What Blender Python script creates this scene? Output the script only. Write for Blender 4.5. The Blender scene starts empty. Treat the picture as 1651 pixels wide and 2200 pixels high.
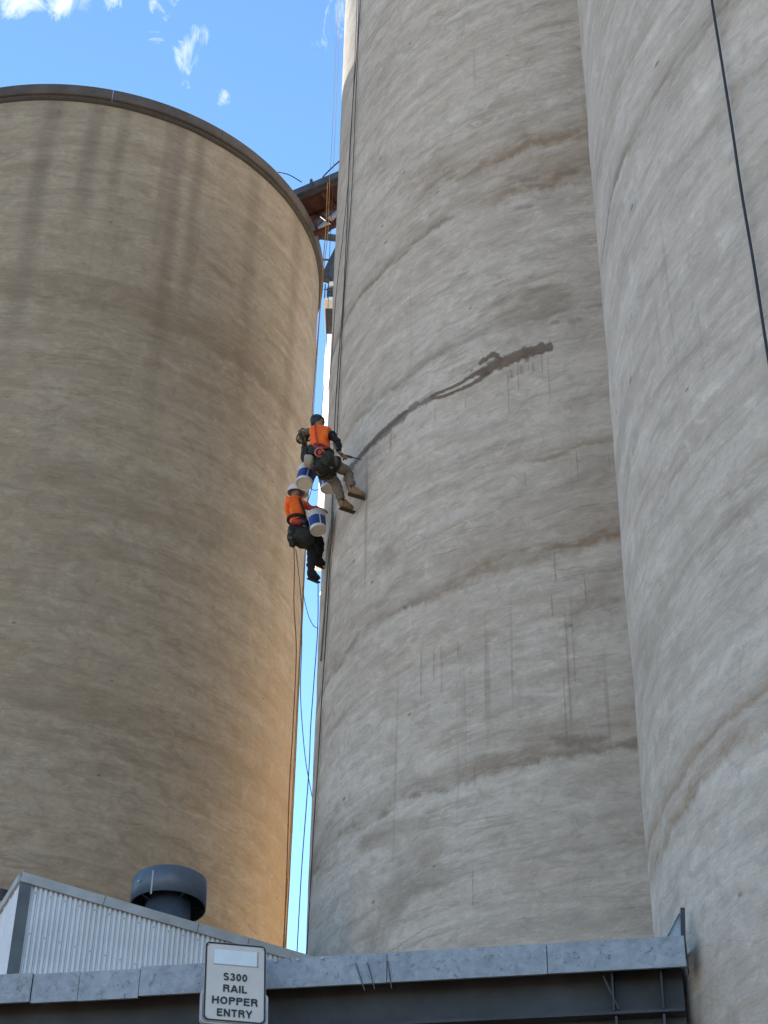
import bpy, bmesh, math, random
from mathutils import Vector, Matrix, noise
random.seed(7)
S = bpy.context.scene
COL = S.collection
PI = math.pi

# ------------------------------------------------------------------ camera
F, CX, CY, EYE = 3500.0, 825.5, 1100.0, 1.6            # focal length in photo pixels
_up = Vector((89.5, 5160.0, -F)).normalized()
_f = Vector((0, 0, -1)); _y = (_f - _up * _f.dot(_up)).normalized(); _x = _y.cross(_up)
RM = Matrix((_x, _y, _up))                              # camera axes -> world
cam = bpy.data.cameras.new('camera'); cam_o = bpy.data.objects.new('camera', cam); COL.objects.link(cam_o)
cam.sensor_fit = 'VERTICAL'; cam.sensor_height = 24.0; cam.lens = F / 2200 * 24.0
cam.clip_start = 0.1; cam.clip_end = 5000
cam_o.matrix_world = Matrix.Translation((0, 0, EYE)) @ RM.to_4x4()
S.camera = cam_o

# ------------------------------------------------------------------ sun, sky, exposure
SUN_AZ, SUN_EL = math.radians(-21.0), math.radians(27.0)   # azimuth from +Y towards +X
sd = Vector((math.sin(SUN_AZ) * math.cos(SUN_EL), math.cos(SUN_AZ) * math.cos(SUN_EL), math.sin(SUN_EL)))
sl = bpy.data.lights.new('sun', 'SUN'); sl.energy = 4.4; sl.angle = math.radians(0.5); sl.color = (1.0, 0.93, 0.82)
so = bpy.data.objects.new('sun', sl); COL.objects.link(so); so.rotation_euler = sd.to_track_quat('Z', 'Y').to_euler(); so.location = (0, 0, 80)
S.view_settings.view_transform = 'Standard'; S.view_settings.look = 'None'
S.view_settings.gamma = 1; S.view_settings.use_curve_mapping = False
S.view_settings.exposure = 1.62
SKY_STRENGTH = 0.12

def ray(px, py):
    """world direction through a photo pixel, scaled to horizontal length 1"""
    v = RM @ Vector((px - CX, -(py - CY), -F)); return v / math.hypot(v.x, v.y)
def at_y(px, py, Y):
    r = ray(px, py); t = Y / r.y; return Vector((r.x * t, Y, EYE + r.z * t))
def at_z(px, py, z):
    r = ray(px, py); t = (z - EYE) / r.z; return Vector((r.x * t, r.y * t, z))
def at_d(px, py, d):
    r = ray(px, py); return Vector((r.x * d, r.y * d, EYE + r.z * d))
def on_cyl(px, py, c, R, off=0.0):
    r = ray(px, py); R = R + off
    b = r.x * c[0] + r.y * c[1]; disc = b * b - (c[0] ** 2 + c[1] ** 2 - R * R)
    t = b - math.sqrt(max(disc, 0.0)); return Vector((r.x * t, r.y * t, EYE + r.z * t))
def on_plane(px, py, p, n):
    r = ray(px, py); o = Vector((0, 0, EYE)); t = (p - o).dot(n) / r.dot(n); return o + r * t

W = bpy.data.worlds.new('World'); S.world = W; W.use_nodes = True
nt = W.node_tree; nt.nodes.clear()
def N(t, kind, **k):
    n = t.nodes.new(kind)
    for a, b in k.items():
        if a in n.inputs.keys() if hasattr(n.inputs, 'keys') else False: n.inputs[a].default_value = b
        else: setattr(n, a, b)
    return n
sky = nt.nodes.new('ShaderNodeTexSky'); sky.sky_type = 'NISHITA'; sky.sun_disc = False
sky.sun_elevation = SUN_EL; sky.sun_rotation = SUN_AZ
sky.air_density = 1.0; sky.dust_density = 0.0; sky.ozone_density = 1.4; sky.altitude = 300
geo = nt.nodes.new('ShaderNodeTexCoord')
def M_(t, op, a, b=None, c=None, clamp=False):
    n = t.nodes.new('ShaderNodeMath'); n.operation = op; n.use_clamp = clamp
    for i, v in enumerate((a, b, c)):
        if v is None: continue
        if isinstance(v, (int, float)): n.inputs[i].default_value = v
        else: t.links.new(v, n.inputs[i])
    return n.outputs[0]
def VM(t, op, a, b=None):
    n = t.nodes.new('ShaderNodeVectorMath'); n.operation = op
    for i, v in enumerate((a, b)):
        if v is None: continue
        if isinstance(v, (tuple, Vector)): n.inputs[i].default_value = tuple(v)
        else: t.links.new(v, n.inputs[i])
    return n
def noise_n(t, vec, scale, detail=6, rough=.55, dist=0.0):
    n = t.nodes.new('ShaderNodeTexNoise'); n.inputs['Scale'].default_value = scale
    n.inputs['Detail'].default_value = detail; n.inputs['Roughness'].default_value = rough
    n.inputs['Distortion'].default_value = dist
    if vec is not None: t.links.new(vec, n.inputs['Vector'])
    return n.outputs['Fac']
dirv = VM(nt, 'NORMALIZE', geo.outputs['Generated']).outputs[0]
cn = noise_n(nt, VM(nt, 'MULTIPLY', dirv, (1.25, 1.0, .8)).outputs[0], 34, 9, .66, .9)
cl = noise_n(nt, VM(nt, 'ADD', dirv, (3.1, 1.7, .4)).outputs[0], 3.2, 3, .5)
fill_cloud = M_(nt, 'MULTIPLY', M_(nt, 'SUBTRACT', cl, .50), 3.0, clamp=True)          # unseen cloud outside the view, added as neutral fill light
vm = nt.nodes.new('ShaderNodeMapRange'); vm.interpolation_type = 'SMOOTHSTEP'   # the open blue patch above the gap, kept clear of the added cloud
nt.links.new(VM(nt, 'DOT_PRODUCT', dirv, ray(380, 330).normalized()).outputs['Value'], vm.inputs['Value'])
vm.inputs['From Min'].default_value = math.cos(math.radians(36)); vm.inputs['From Max'].default_value = math.cos(math.radians(20)); vm.inputs['To Min'].default_value = 1; vm.inputs['To Max'].default_value = 0
dens = M_(nt, 'MULTIPLY', fill_cloud, vm.outputs[0])
for (px, py, rad, k) in ((40, -38, 1.75, .38), (150, -22, 1.5, .40), (225, -6, 1.0, .30), (-10, -10, 1.2, .20), (355, -5, 1.1, .17), (408, 95, .75, .19), (428, 75, .7, .20),
                         (400, 122, .8, .20), (335, 74, .6, .22), (470, 207, .6, .26), (700, 60, 1.4, .16), (722, 22, .9, .18), (396, 195, .6, .15), (405, 232, .9, .14)):
    d = ray(px, py).normalized()
    dt = VM(nt, 'DOT_PRODUCT', dirv, d).outputs['Value']
    c0 = math.cos(math.radians(rad)); 
    m = nt.nodes.new('ShaderNodeMapRange'); m.interpolation_type = 'SMOOTHSTEP'
    nt.links.new(dt, m.inputs['Value']); m.inputs['From Min'].default_value = c0; m.inputs['From Max'].default_value = 1.0
    m.inputs['To Min'].default_value = 0; m.inputs['To Max'].default_value = k
    dens = M_(nt, 'MAXIMUM', dens, m.outputs[0])
cf = M_(nt, 'MULTIPLY', M_(nt, 'SUBTRACT', M_(nt, 'ADD', cn, dens), .70), 2.6, clamp=True)
skc = nt.nodes.new('ShaderNodeMix'); skc.data_type = 'RGBA'; skc.blend_type = 'MULTIPLY'; skc.inputs['Factor'].default_value = 1.0
nt.links.new(sky.outputs[0], skc.inputs['A']); skc.inputs['B'].default_value = (.57, .72, .78, 1)
mx = nt.nodes.new('ShaderNodeMix'); mx.data_type = 'RGBA'
nt.links.new(cf, mx.inputs['Factor']); nt.links.new(skc.outputs['Result'], mx.inputs['A']); mx.inputs['B'].default_value = (5.0, 5.0, 5.1, 1)
bg = nt.nodes.new('ShaderNodeBackground'); bg.inputs['Strength'].default_value = SKY_STRENGTH
nt.links.new(mx.outputs['Result'], bg.inputs['Color'])
wo = nt.nodes.new('ShaderNodeOutputWorld'); nt.links.new(bg.outputs[0], wo.inputs[0])

# ------------------------------------------------------------------ object helpers
ORG = {}
def org(o): return ORG[o.name] if o is not None else Vector((0, 0, 0))
def thing(name, loc, label, cat, group=None, kind=None):
    o = bpy.data.objects.new(name, None); COL.objects.link(o); o.location = loc; o.empty_display_size = .2
    ORG[o.name] = Vector(loc); tag(o, label, cat, group, kind); return o
def tag(o, label=None, cat=None, group=None, kind=None):
    if label: o['label'] = label
    if cat: o['category'] = cat
    if group: o['group'] = group
    if kind: o['kind'] = kind
    return o
def link(name, me, mat, parent, at):
    o = bpy.data.objects.new(name, me); COL.objects.link(o)
    o.location = Vector(at) - org(parent)
    if parent is not None: o.parent = parent
    ORG[o.name] = Vector(at)
    if mat: me.materials.clear(); me.materials.append(mat)
    return o
def obj(name, bm, mat, parent=None, smooth=False, at=None):
    """bm holds world coordinates"""
    o_at = Vector(at) if at is not None else (org(parent) if parent is not None else Vector((0, 0, 0)))
    me = bpy.data.meshes.new(name)
    for v in bm.verts: v.co -= o_at
    bm.normal_update()
    bm.to_mesh(me); bm.free()
    if smooth:
        for p in me.polygons: p.use_smooth = True
    return link(name, me, mat, parent, o_at)
def box(bm, c, sx, sy, sz, ax=None):
    """box centred at c, full sizes, ax = 3 axis vectors"""
    X, Y, Z = ax if ax else (Vector((1, 0, 0)), Vector((0, 1, 0)), Vector((0, 0, 1)))
    c = Vector(c); vs = []
    for k in (-1, 1):
        for j in (-1, 1):
            for i in (-1, 1): vs.append(bm.verts.new(c + X * (i * sx / 2) + Y * (j * sy / 2) + Z * (k * sz / 2)))
    for f in ((0, 2, 3, 1), (4, 5, 7, 6), (0, 1, 5, 4), (2, 6, 7, 3), (0, 4, 6, 2), (1, 3, 7, 5)): bm.faces.new([vs[i] for i in f])
    return vs
def beam(bm, a, b, w, h, upv=Vector((0, 0, 1))):
    a = Vector(a); b = Vector(b); d = (b - a); L = d.length; d.normalize()
    s = d.cross(upv).normalized(); u = s.cross(d)
    box(bm, (a + b) / 2, L, w, h, (d, s, u))
def tube(bm, pts, r, n=8, cap=True):
    pts = [Vector(p) for p in pts]; rings = []
    ref = None
    for i, p in enumerate(pts):
        t = (pts[min(i + 1, len(pts) - 1)] - pts[max(i - 1, 0)]).normalized()
        if ref is None: ref = Vector((1, 0, 0)) if abs(t.x) < .8 else Vector((0, 1, 0))
        s = t.cross(ref).normalized(); u = s.cross(t); ref = u if False else ref
        rr = r[i] if isinstance(r, (list, tuple)) else r
        rings.append([bm.verts.new(p + s * math.cos(2 * PI * k / n) * rr + u * math.sin(2 * PI * k / n) * rr) for k in range(n)])
    for a, b in zip(rings, rings[1:]):
        for k in range(n): bm.faces.new((a[k], a[(k + 1) % n], b[(k + 1) % n], b[k]))
    if cap:
        bm.faces.new(rings[0][::-1]); bm.faces.new(rings[-1])
def lathe(bm, prof, c, n=48, ax=None, a0=0.0, a1=2 * PI, closed=True):
    """prof: list of (r, h) ; around axis through c"""
    X, Y, Z = ax if ax else (Vector((1, 0, 0)), Vector((0, 1, 0)), Vector((0, 0, 1)))
    c = Vector(c); full = abs(a1 - a0 - 2 * PI) < 1e-6; m = n if full else n + 1
    rings = []
    for r, h in prof:
        rings.append([bm.verts.new(c + Z * h + X * (r * math.cos(a0 + (a1 - a0) * k / n)) + Y * (r * math.sin(a0 + (a1 - a0) * k / n))) for k in range(m)])
    for a, b in zip(rings, rings[1:]):
        for k in range(n): bm.faces.new((a[k], a[(k + 1) % m], b[(k + 1) % m], b[k]))
    return rings
def smooth_path(pts, k=6):
    """Catmull-Rom through pts"""
    P = [Vector(p) for p in pts]; P = [P[0] * 2 - P[1]] + P + [P[-1] * 2 - P[-2]]; out = []
    for i in range(1, len(P) - 2):
        for j in range(k):
            t = j / k; a, b, c, d = P[i - 1:i + 3]
            out.append(.5 * ((2 * b) + (c - a) * t + (2 * a - 5 * b + 4 * c - d) * t * t + (3 * b - a - 3 * c + d) * t ** 3))
    out.append(P[-2]); return out

# ------------------------------------------------------------------ materials
def mat(name, col, rough=.6, metal=0.0, var=.12, scale=8.0, bump=.0, bscale=40.0, col2=None, spec=.5, stretch=None):
    m = bpy.data.materials.new(name); m.use_nodes = True; t = m.node_tree
    b = t.nodes['Principled BSDF']; tc = t.nodes.new('ShaderNodeTexCoord'); vec = tc.outputs['Object']
    if stretch: vec = VM(t, 'MULTIPLY', vec, stretch).outputs[0]
    n = noise_n(t, vec, scale, 5, .6)
    cr = t.nodes.new('ShaderNodeValToRGB'); c2 = col2 or tuple(c * (1 - 2 * var) for c in col)
    cr.color_ramp.elements[0].position = .3; cr.color_ramp.elements[0].color = (*c2, 1)
    cr.color_ramp.elements[1].position = .7; cr.color_ramp.elements[1].color = (*[min(c * (1 + var), 1) for c in col], 1)
    t.links.new(n, cr.inputs[0]); t.links.new(cr.outputs[0], b.inputs['Base Color'])
    b.inputs['Roughness'].default_value = rough; b.inputs['Metallic'].default_value = metal
    b.inputs['Specular IOR Level'].default_value = spec
    if bump:
        bn = noise_n(t, vec, bscale, 4, .6); bp = t.nodes.new('ShaderNodeBump'); bp.inputs['Strength'].default_value = bump
        bp.inputs['Distance'].default_value = .01
        t.links.new(bn, bp.inputs['Height']); t.links.new(bp.outputs[0], b.inputs['Normal'])
    return m

def concrete(name, ca, cb, dark, warm, bands, amp=1.0, ochre=None, seed=0.0, runs=1.0, stain_amt=.55):
    """ca/cb: main tones; dark: stain tone; warm: warm patch tone; bands: (z, width, strength, u0, u1)"""
    m = bpy.data.materials.new(name); m.use_nodes = True; t = m.node_tree; L = t.links
    b = t.nodes['Principled BSDF']; b.inputs['Roughness'].default_value = .92; b.inputs['Specular IOR Level'].default_value = .2
    uv = t.nodes.new('ShaderNodeUVMap'); uv.uv_map = 'wrap'
    P = VM(t, 'ADD', uv.outputs[0], (seed, seed * 1.7, seed)).outputs[0]
    def st(sx, sy): return VM(t, 'MULTIPLY', P, (sx, sy, 1.0)).outputs[0]
    def mix(f, a, c, blend='MIX'):
        x = t.nodes.new('ShaderNodeMix'); x.data_type = 'RGBA'; x.blend_type = blend
        if isinstance(f, float): x.inputs['Factor'].default_value = f
        else: L.new(f, x.inputs['Factor'])
        for nme, v in (('A', a), ('B', c)):
            if isinstance(v, tuple): x.inputs[nme].default_value = (*v, 1)
            else: L.new(v, x.inputs[nme])
        return x.outputs['Result']
    def rng(v, a, c, lo=0.0, hi=1.0):
        r = t.nodes.new('ShaderNodeMapRange'); r.interpolation_type = 'SMOOTHSTEP'; L.new(v, r.inputs['Value'])
        for k_, x in (('From Min', a), ('From Max', c), ('To Min', lo), ('To Max', hi)): r.inputs[k_].default_value = x
        return r.outputs[0]
    big = noise_n(t, st(.16, .30), 1.0, 5, .6, .6)
    strk = noise_n(t, st(.55, 3.2), 1.0, 7, .68, .5)          # long trowel / lift streaks following the rings
    strk2 = noise_n(t, st(1.6, 7.5), 1.0, 5, .6, .9)
    blot = noise_n(t, st(.8, 1.5), 1.0, 7, .7, 1.2)
    fine = noise_n(t, st(9, 16), 1.0, 5, .7)
    med = noise_n(t, VM(t, 'ADD', st(1.7, 4.6), (3.3, 9.1, 0)).outputs[0], 1.0, 8, .74, 1.8)
    c = mix(rng(big, .35, .65), ca, cb)
    c = mix(rng(blot, .50, .74, 0, .55), c, warm)
    c = mix(rng(strk, .40, .68, 0, .34 * amp), c, dark)
    c = mix(rng(strk2, .52, .74, 0, .22 * amp), c, dark)
    c = mix(rng(strk2, .46, .26, 0, .30 * amp), c, tuple(min(x * 1.22, 1) for x in cb))
    c = mix(rng(med, .52, .68, 0, .34 * amp), c, dark)
    ringl = noise_n(t, st(.07, 2.4), 1.0, 6, .70, .25)
    c = mix(rng(ringl, .50, .64, 0, .38), c, tuple(x * .70 for x in ca))
    c = mix(rng(ringl, .46, .34, 0, .30), c, tuple(min(x * 1.2, 1) for x in cb))
    thin = noise_n(t, VM(t, 'ADD', st(.22, 1.3), (5.5, 2.2, 0)).outputs[0], 1.0, 7, .62, .5)
    ridge = M_(t, 'ABSOLUTE', M_(t, 'SUBTRACT', thin, .5))
    thm = noise_n(t, VM(t, 'ADD', st(.4, .5), (1.5, 8.2, 0)).outputs[0], 1.0, 3, .5)
    c = mix(M_(t, 'MULTIPLY', rng(ridge, .022, .002), rng(thm, .48, .60, 0, .38)), c, dark)
    gr = noise_n(t, VM(t, 'ADD', st(2.6, 3.6), (1.3, 5.1, 0)).outputs[0], 1.0, 9, .78, .8)
    c = mix(rng(gr, .50, .64, 0, .50), c, tuple(x * .62 for x in ca))
    c = mix(rng(gr, .48, .36, 0, .42), c, tuple(min(x * 1.22, 1) for x in cb))
    c = mix(rng(med, .46, .32, 0, .34 * amp), c, tuple(min(x * 1.25, 1) for x in cb))
    # soft, wide damp patches and thin runs below them
    dp = noise_n(t, VM(t, 'ADD', st(.38, .75), (7.3, 2.1, 0)).outputs[0], 1.0, 6, .62, .8)
    c = mix(rng(dp, .56, .74, 0, stain_amt * amp), c, dark)
    rn = noise_n(t, st(5.5, .16), 1.0, 3, .5); rm = noise_n(t, st(.5, .28), 1.0, 3, .5)
    rmask = M_(t, 'MULTIPLY', rng(rn, .60, .70), rng(rm, .50, .64))
    c = mix(M_(t, 'MULTIPLY', rmask, .35 * runs), c, tuple(x * .7 for x in dark))
    sep = t.nodes.new('ShaderNodeSeparateXYZ'); L.new(uv.outputs[0], sep.inputs[0])
    hgt = []
    wob = noise_n(t, VM(t, 'ADD', VM(t, 'MULTIPLY', uv.outputs[0], (.9, .25, 1.0)).outputs[0], (5.1, 3.3, 1.0)).outputs[0], 1.0, 8, .70)
    br = noise_n(t, VM(t, 'ADD', VM(t, 'MULTIPLY', uv.outputs[0], (1.3, 3.8, 1.0)).outputs[0], (2.7, 1.9, 4.0)).outputs[0], 1.0, 7, .68, .5)
    brk = rng(br, .38, .60, .30, 1.0); wobc = M_(t, 'SUBTRACT', wob, .5)
    for i, (z, w, s, u0, u1) in enumerate(bands):
        d = M_(t, 'SUBTRACT', M_(t, 'ADD', sep.outputs['Y'], M_(t, 'MULTIPLY', wobc, .25 + w * 1.8)), z)
        # hard lower edge, soft upper edge
        core = M_(t, 'MULTIPLY', rng(d, -w * .35, 0.0), M_(t, 'ADD', M_(t, 'MULTIPLY', rng(d, w * 2.2, 0.0), .50), rng(d, w * .55, 0.0, 0, .42)))
        core = M_(t, 'MULTIPLY', core, brk)
        core = M_(t, 'MULTIPLY', core, M_(t, 'MULTIPLY', rng(sep.outputs['X'], u0 - .8, u0 + .8), rng(sep.outputs['X'], u1 + .8, u1 - .8)))
        c = mix(M_(t, 'MULTIPLY', core, min(1.0, s * 1.35)), c, dark if i % 2 == 0 else tuple(x * y for x, y in zip(dark, (1.12, 1.0, .86))))
    if ochre:  # dark vertical streaks, plus warm bounce light painted into the colour
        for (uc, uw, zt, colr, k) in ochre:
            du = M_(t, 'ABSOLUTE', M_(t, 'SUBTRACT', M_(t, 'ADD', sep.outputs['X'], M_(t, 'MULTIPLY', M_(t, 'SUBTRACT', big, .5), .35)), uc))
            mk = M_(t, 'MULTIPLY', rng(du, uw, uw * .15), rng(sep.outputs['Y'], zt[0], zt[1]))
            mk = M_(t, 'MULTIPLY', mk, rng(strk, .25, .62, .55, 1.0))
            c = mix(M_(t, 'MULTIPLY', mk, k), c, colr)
    c = mix(rng(fine, .36, .66, 0, .30), c, tuple(x * .72 for x in ca))
    vo = t.nodes.new('ShaderNodeTexVoronoi'); vo.inputs['Scale'].default_value = 1.0; L.new(st(1.5, 2.4), vo.inputs['Vector'])
    pit = rng(vo.outputs['Distance'], .075, .03)
    sepc = t.nodes.new('ShaderNodeSeparateColor'); L.new(vo.outputs['Color'], sepc.inputs[0])
    pit = M_(t, 'MULTIPLY', pit, rng(sepc.outputs[0], .55, .6))
    c = mix(M_(t, 'MULTIPLY', pit, .55), c, tuple(x * .5 for x in dark))
    L.new(c, b.inputs['Base Color'])
    h = M_(t, 'ADD', M_(t, 'MULTIPLY', strk, .7), M_(t, 'ADD', M_(t, 'MULTIPLY', strk2, .35), M_(t, 'MULTIPLY', fine, .12)))
    h = M_(t, 'ADD', h, M_(t, 'MULTIPLY', med, .6))
    h = M_(t, 'SUBTRACT', h, M_(t, 'MULTIPLY', pit, .3))
    bp = t.nodes.new('ShaderNodeBump'); bp.inputs['Strength'].default_value = .8; bp.inputs['Distance'].default_value = .06
    L.new(h, bp.inputs['Height']); L.new(bp.outputs[0], b.inputs['Normal'])
    return m

# ------------------------------------------------------------------ ground
bm = bmesh.new()
bmesh.ops.create_grid(bm, x_segments=60, y_segments=60, size=900)
for v in bm.verts: v.co.z = noise.noise(v.co * .01) * .6 * min(1, max(0, (v.co.length - 60) / 200))
M_soil = mat('soil', (.36, .235, .135), .95, var=.2, scale=.5, bump=.4, bscale=6)
tag(obj('ground', bm, M_soil, None), kind='structure')

# ------------------------------------------------------------------ silos
CA, CB, CC, R = Vector((-7.24, 29.5)), Vector((4.61, 22.39)), Vector((7.66, 11.31)), 5.6
def silo_shell(c, R, H, m, parent, seed, amp=.012, nu=360, nz=260, name='shell'):
    """u=0 faces the camera, wraps to the right (+) and left (-)"""
    bm = bmesh.new(); uvl = bm.loops.layers.uv.new('wrap')
    th0 = math.atan2(-c.y, -c.x); rows = []
    for j in range(nz + 1):
        z = H * j / nz; row = []
        for i in range(nu):
            a = 2 * PI * i / nu; 
            q = Vector((math.cos(a) * R, math.sin(a) * R, z))
            lift = noise.noise(Vector((math.cos(a) * 1.1, math.sin(a) * 1.1, z * .9 + seed)))
            fn = noise.noise(Vector((q.x * .9, q.y * .9, z * 2.4 + seed)))
            dr = amp * (lift + .5 * fn)
            rr = R + dr; row.append(bm.verts.new((c.x + math.cos(th0 + a) * rr, c.y + math.sin(th0 + a) * rr, z)))
        rows.append(row)
    for j in range(nz):
        for i in range(nu):
            f = bm.faces.new((rows[j][i], rows[j][(i + 1) % nu], rows[j + 1][(i + 1) % nu], rows[j + 1][i]))
            for l, (ii, jj) in zip(f.loops, ((i, j), (i + 1, j), (i + 1, j + 1), (i, j + 1))):
                a = 2 * PI * ii / nu
                if a > PI + 1e-6 or (abs(a - PI) < 1e-6 and i >= nu / 2): a -= 2 * PI
                l[uvl].uv = (a * R, H * jj / nz)
    return obj(name, bm, m, parent, smooth=True)

def uz(px, py, c):      # wrap coordinates of a photo pixel on a silo
    p = on_cyl(px, py, c, R); th0 = math.atan2(-c.y, -c.x); a = math.atan2(p.y - c.y, p.x - c.x) - th0
    while a > PI: a -= 2 * PI
    while a < -PI: a += 2 * PI
    return a * R, p.z

def band(px, py, c, w, s, u0=-40, u1=40): return (uz(px, py, c)[1], w, s, u0, u1)
uB = lambda x, y: uz(x, y, CB)[0]
bandsB = [band(860, 548, CB, .22, .75, -40, uB(1010, 440)), band(1080, 340, CB, .55, .95, uB(900, 430), 40), band(880, 1300, CB, .30, .8, -40, uB(960, 1260)),
          band(1200, 1185, CB, .5, .9, uB(960, 1260), 40), band(785, 1771, CB, .25, .75), band(1266, 1590, CB, .30, .6, uB(1050, 1640), 40),
          band(1280, 655, CB, .16, .7, uB(1120, 700), 40), band(1240, 965, CB, .14, .6, uB(1120, 1000), 40), band(900, 790, CB, .20, .5, -40, uB(1000, 740)),
          band(1150, 400, CB, .7, .8, uB(1040, 430), 40), band(820, 60, CB, .2, .35), band(850, 1450, CB, .15, .3), band(1000, 1880, CB, .12, .25)]
M_conB = concrete('weathered_concrete_grey', (.572, .512, .448), (.65, .60, .54), (.25, .20, .152), (.47, .38, .29), bandsB, 1.0, None, 3.0)
uC = lambda x, y: uz(x, y, CC)[0]
bandsC = [band(1380, 262, CC, .22, .85), band(1502, 1690, CC, .24, .85), band(1440, 380, CC, .12, .35), band(1345, 160, CC, .12, .35), band(1400, 1350, CC, .25, .35), band(1560, 1560, CC, .12, .6)]
M_conC = concrete('weathered_concrete_pale', (.60, .545, .48), (.67, .625, .57), (.29, .238, .182), (.52, .445, .36), bandsC, .85, None, 11.0, .6, .42)
bandsA = [band(100, 640, CA, .5, .35), band(500, 760, CA, .4, .35), band(160, 1060, CA, .3, .3), band(150, 300, CA, .3, .25), band(450, 1690, CA, .2, .3), band(100, 1520, CA, .5, .3)]
uA = lambda x, y: uz(x, y, CA)[0]
M_conA = concrete('weathered_concrete_brown', (.370, .306, .232), (.430, .368, .290), (.19, .15, .108), (.38, .285, .18), bandsA, .9,
                  [(uA(93, 350), .30, (19.0, 26.5), (.13, .10, .09), .5), (uA(374, 420), .24, (17.0, 26.0), (.14, .11, .088), .48), (uA(200, 300), .26, (23.0, 27.0), (.15, .12, .10), .5), (uA(262, 300), .2, (23.0, 27.0), (.15, .12, .10), .4), (uA(364, 300), .16, (23.0, 27.0), (.15, .12, .10), .4),
                   (uA(425, 380), .2, (21.5, 26.0), (.15, .12, .10), .45), (uA(545, 450), .3, (19.0, 26.0), (.16, .13, .10), .4), (uA(630, 650), .35, (14.0, 22.5), (.15, .125, .09), .4),
                   (uA(640, 1700), 5.2, (23.0, 7.0), (.60, .32, .07), .78), (uA(628, 1900) + .3, 1.7, (21.0, 7.0), (.62, .31, .05), .85)], 5.0, .5, .4)  # last two: orange bounce glow painted into the lower right side
M_rim = mat('rim_concrete', (.105, .092, .088), .9, var=.2, scale=1.5, bump=.4, bscale=12)
M_roof = mat('roof_screed', (.3, .28, .25), .9)

HA = 28.72
sa = thing('concrete_silo', (CA.x, CA.y, 0), 'brown stained concrete silo with its rounded top and dark rim showing, left of the gap', 'silo')
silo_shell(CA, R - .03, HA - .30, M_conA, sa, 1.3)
# rim ring, cast in segments
NR = 14
for i in range(NR):
    a0 = 2 * PI * i / NR + .0008; a1 = 2 * PI * (i + 1) / NR - .0008
    bm = bmesh.new(); jit = random.uniform(-.003, .003)
    rg = lathe(bm, [(R - .02, HA - .302), (R + .055 + jit, HA - .285), (R + .07 + jit, HA - .26), (R + .07 + jit, HA - .012), (R + .062 + jit, HA - .002), (R - .5, HA - .002)], (CA.x, CA.y, 0), 14, None, a0, a1)
    bm.faces.new([r[0] for r in rg][::-1]); bm.faces.new([r[-1] for r in rg])
    obj('rim_segment', bm, M_rim, sa)
bm = bmesh.new(); lathe(bm, [(R - .45, HA - .01), (.01, HA + .25)], (CA.x, CA.y, 0), 64); obj('roof', bm, M_roof, sa, True)
bm = bmesh.new(); lathe(bm, [(R - .04, HA - .42), (R + .015, HA - .40), (R + .015, HA - .302)], (CA.x, CA.y, 0), 180); obj('rim_shadow_band', bm, mat('rim_shadow_dark', (.07, .06, .05), .95), sa, True)  # raised dark band, the shadow line below the rim put into colour

sb = thing('concrete_silo', (CB.x, CB.y, 0), 'grey concrete silo in the middle with a long dark repaired crack', 'silo')
silo_shell(CB, R, 33.0, M_conB, sb, 5.1)
bm = bmesh.new(); lathe(bm, [(R + .0, 33.0), (.01, 33.3)], (CB.x, CB.y, 0), 64); obj('roof', bm, M_roof, sb, True)
sc = thing('concrete_silo', (CC.x, CC.y, 0), 'pale grey concrete silo at the right with a black cable hanging down it', 'silo')
silo_shell(CC, R, 33.0, M_conC, sc, 9.7)
bm = bmesh.new(); lathe(bm, [(R + .0, 33.0), (.01, 33.3)], (CC.x, CC.y, 0), 64); obj('roof', bm, M_roof, sc, True)

# crack repair: smeared grout strips standing a few mm proud of silo B
def stain(name, colr, k=.95, rough=.85, soft=.55):
    m = bpy.data.materials.new(name); m.use_nodes = True; t = m.node_tree; b = t.nodes['Principled BSDF']; b.inputs['Roughness'].default_value = rough
    uv = t.nodes.new('ShaderNodeUVMap'); uv.uv_map = 'film'; sp = t.nodes.new('ShaderNodeSeparateXYZ'); t.links.new(uv.outputs[0], sp.inputs[0])
    tc = t.nodes.new('ShaderNodeTexCoord'); n1 = noise_n(t, tc.outputs['Object'], 5.5, 6, .7); n2 = noise_n(t, tc.outputs['Object'], 1.6, 4, .6)
    d = M_(t, 'SUBTRACT', 1.0, M_(t, 'ABSOLUTE', sp.outputs['Y']))                 # 1 on the middle line, 0 at the rim
    d = M_(t, 'MULTIPLY', d, sp.outputs['X'])                                      # X fades the ends
    a = t.nodes.new('ShaderNodeMapRange'); a.interpolation_type = 'SMOOTHSTEP'
    t.links.new(M_(t, 'ADD', d, M_(t, 'MULTIPLY', M_(t, 'SUBTRACT', n1, .5), 1.5)), a.inputs['Value']); a.inputs['From Min'].default_value = .12; a.inputs['From Max'].default_value = .12 + soft; a.inputs['To Max'].default_value = k
    t.links.new(a.outputs[0], b.inputs['Alpha'])
    cr = t.nodes.new('ShaderNodeValToRGB'); cr.color_ramp.elements[0].position = .35; cr.color_ramp.elements[1].position = .65
    cr.color_ramp.elements[0].color = (*[x * .75 for x in colr], 1); cr.color_ramp.elements[1].color = (*[x * 1.2 for x in colr], 1)
    t.links.new(n1, cr.inputs[0]); t.links.new(cr.outputs[0], b.inputs['Base Color'])
    return m
M_grout = stain('damp_repair_grout', (.185, .142, .108), .9, .85, .6)
M_grout2 = stain('dry_repair_grout', (.225, .198, .165), .75, .85, .8)
M_drip = stain('drip_stain', (.24, .20, .16), .27, .9, .9)
M_drip2 = stain('rust_drip', (.33, .23, .16), .32, .9, .9)
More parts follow.
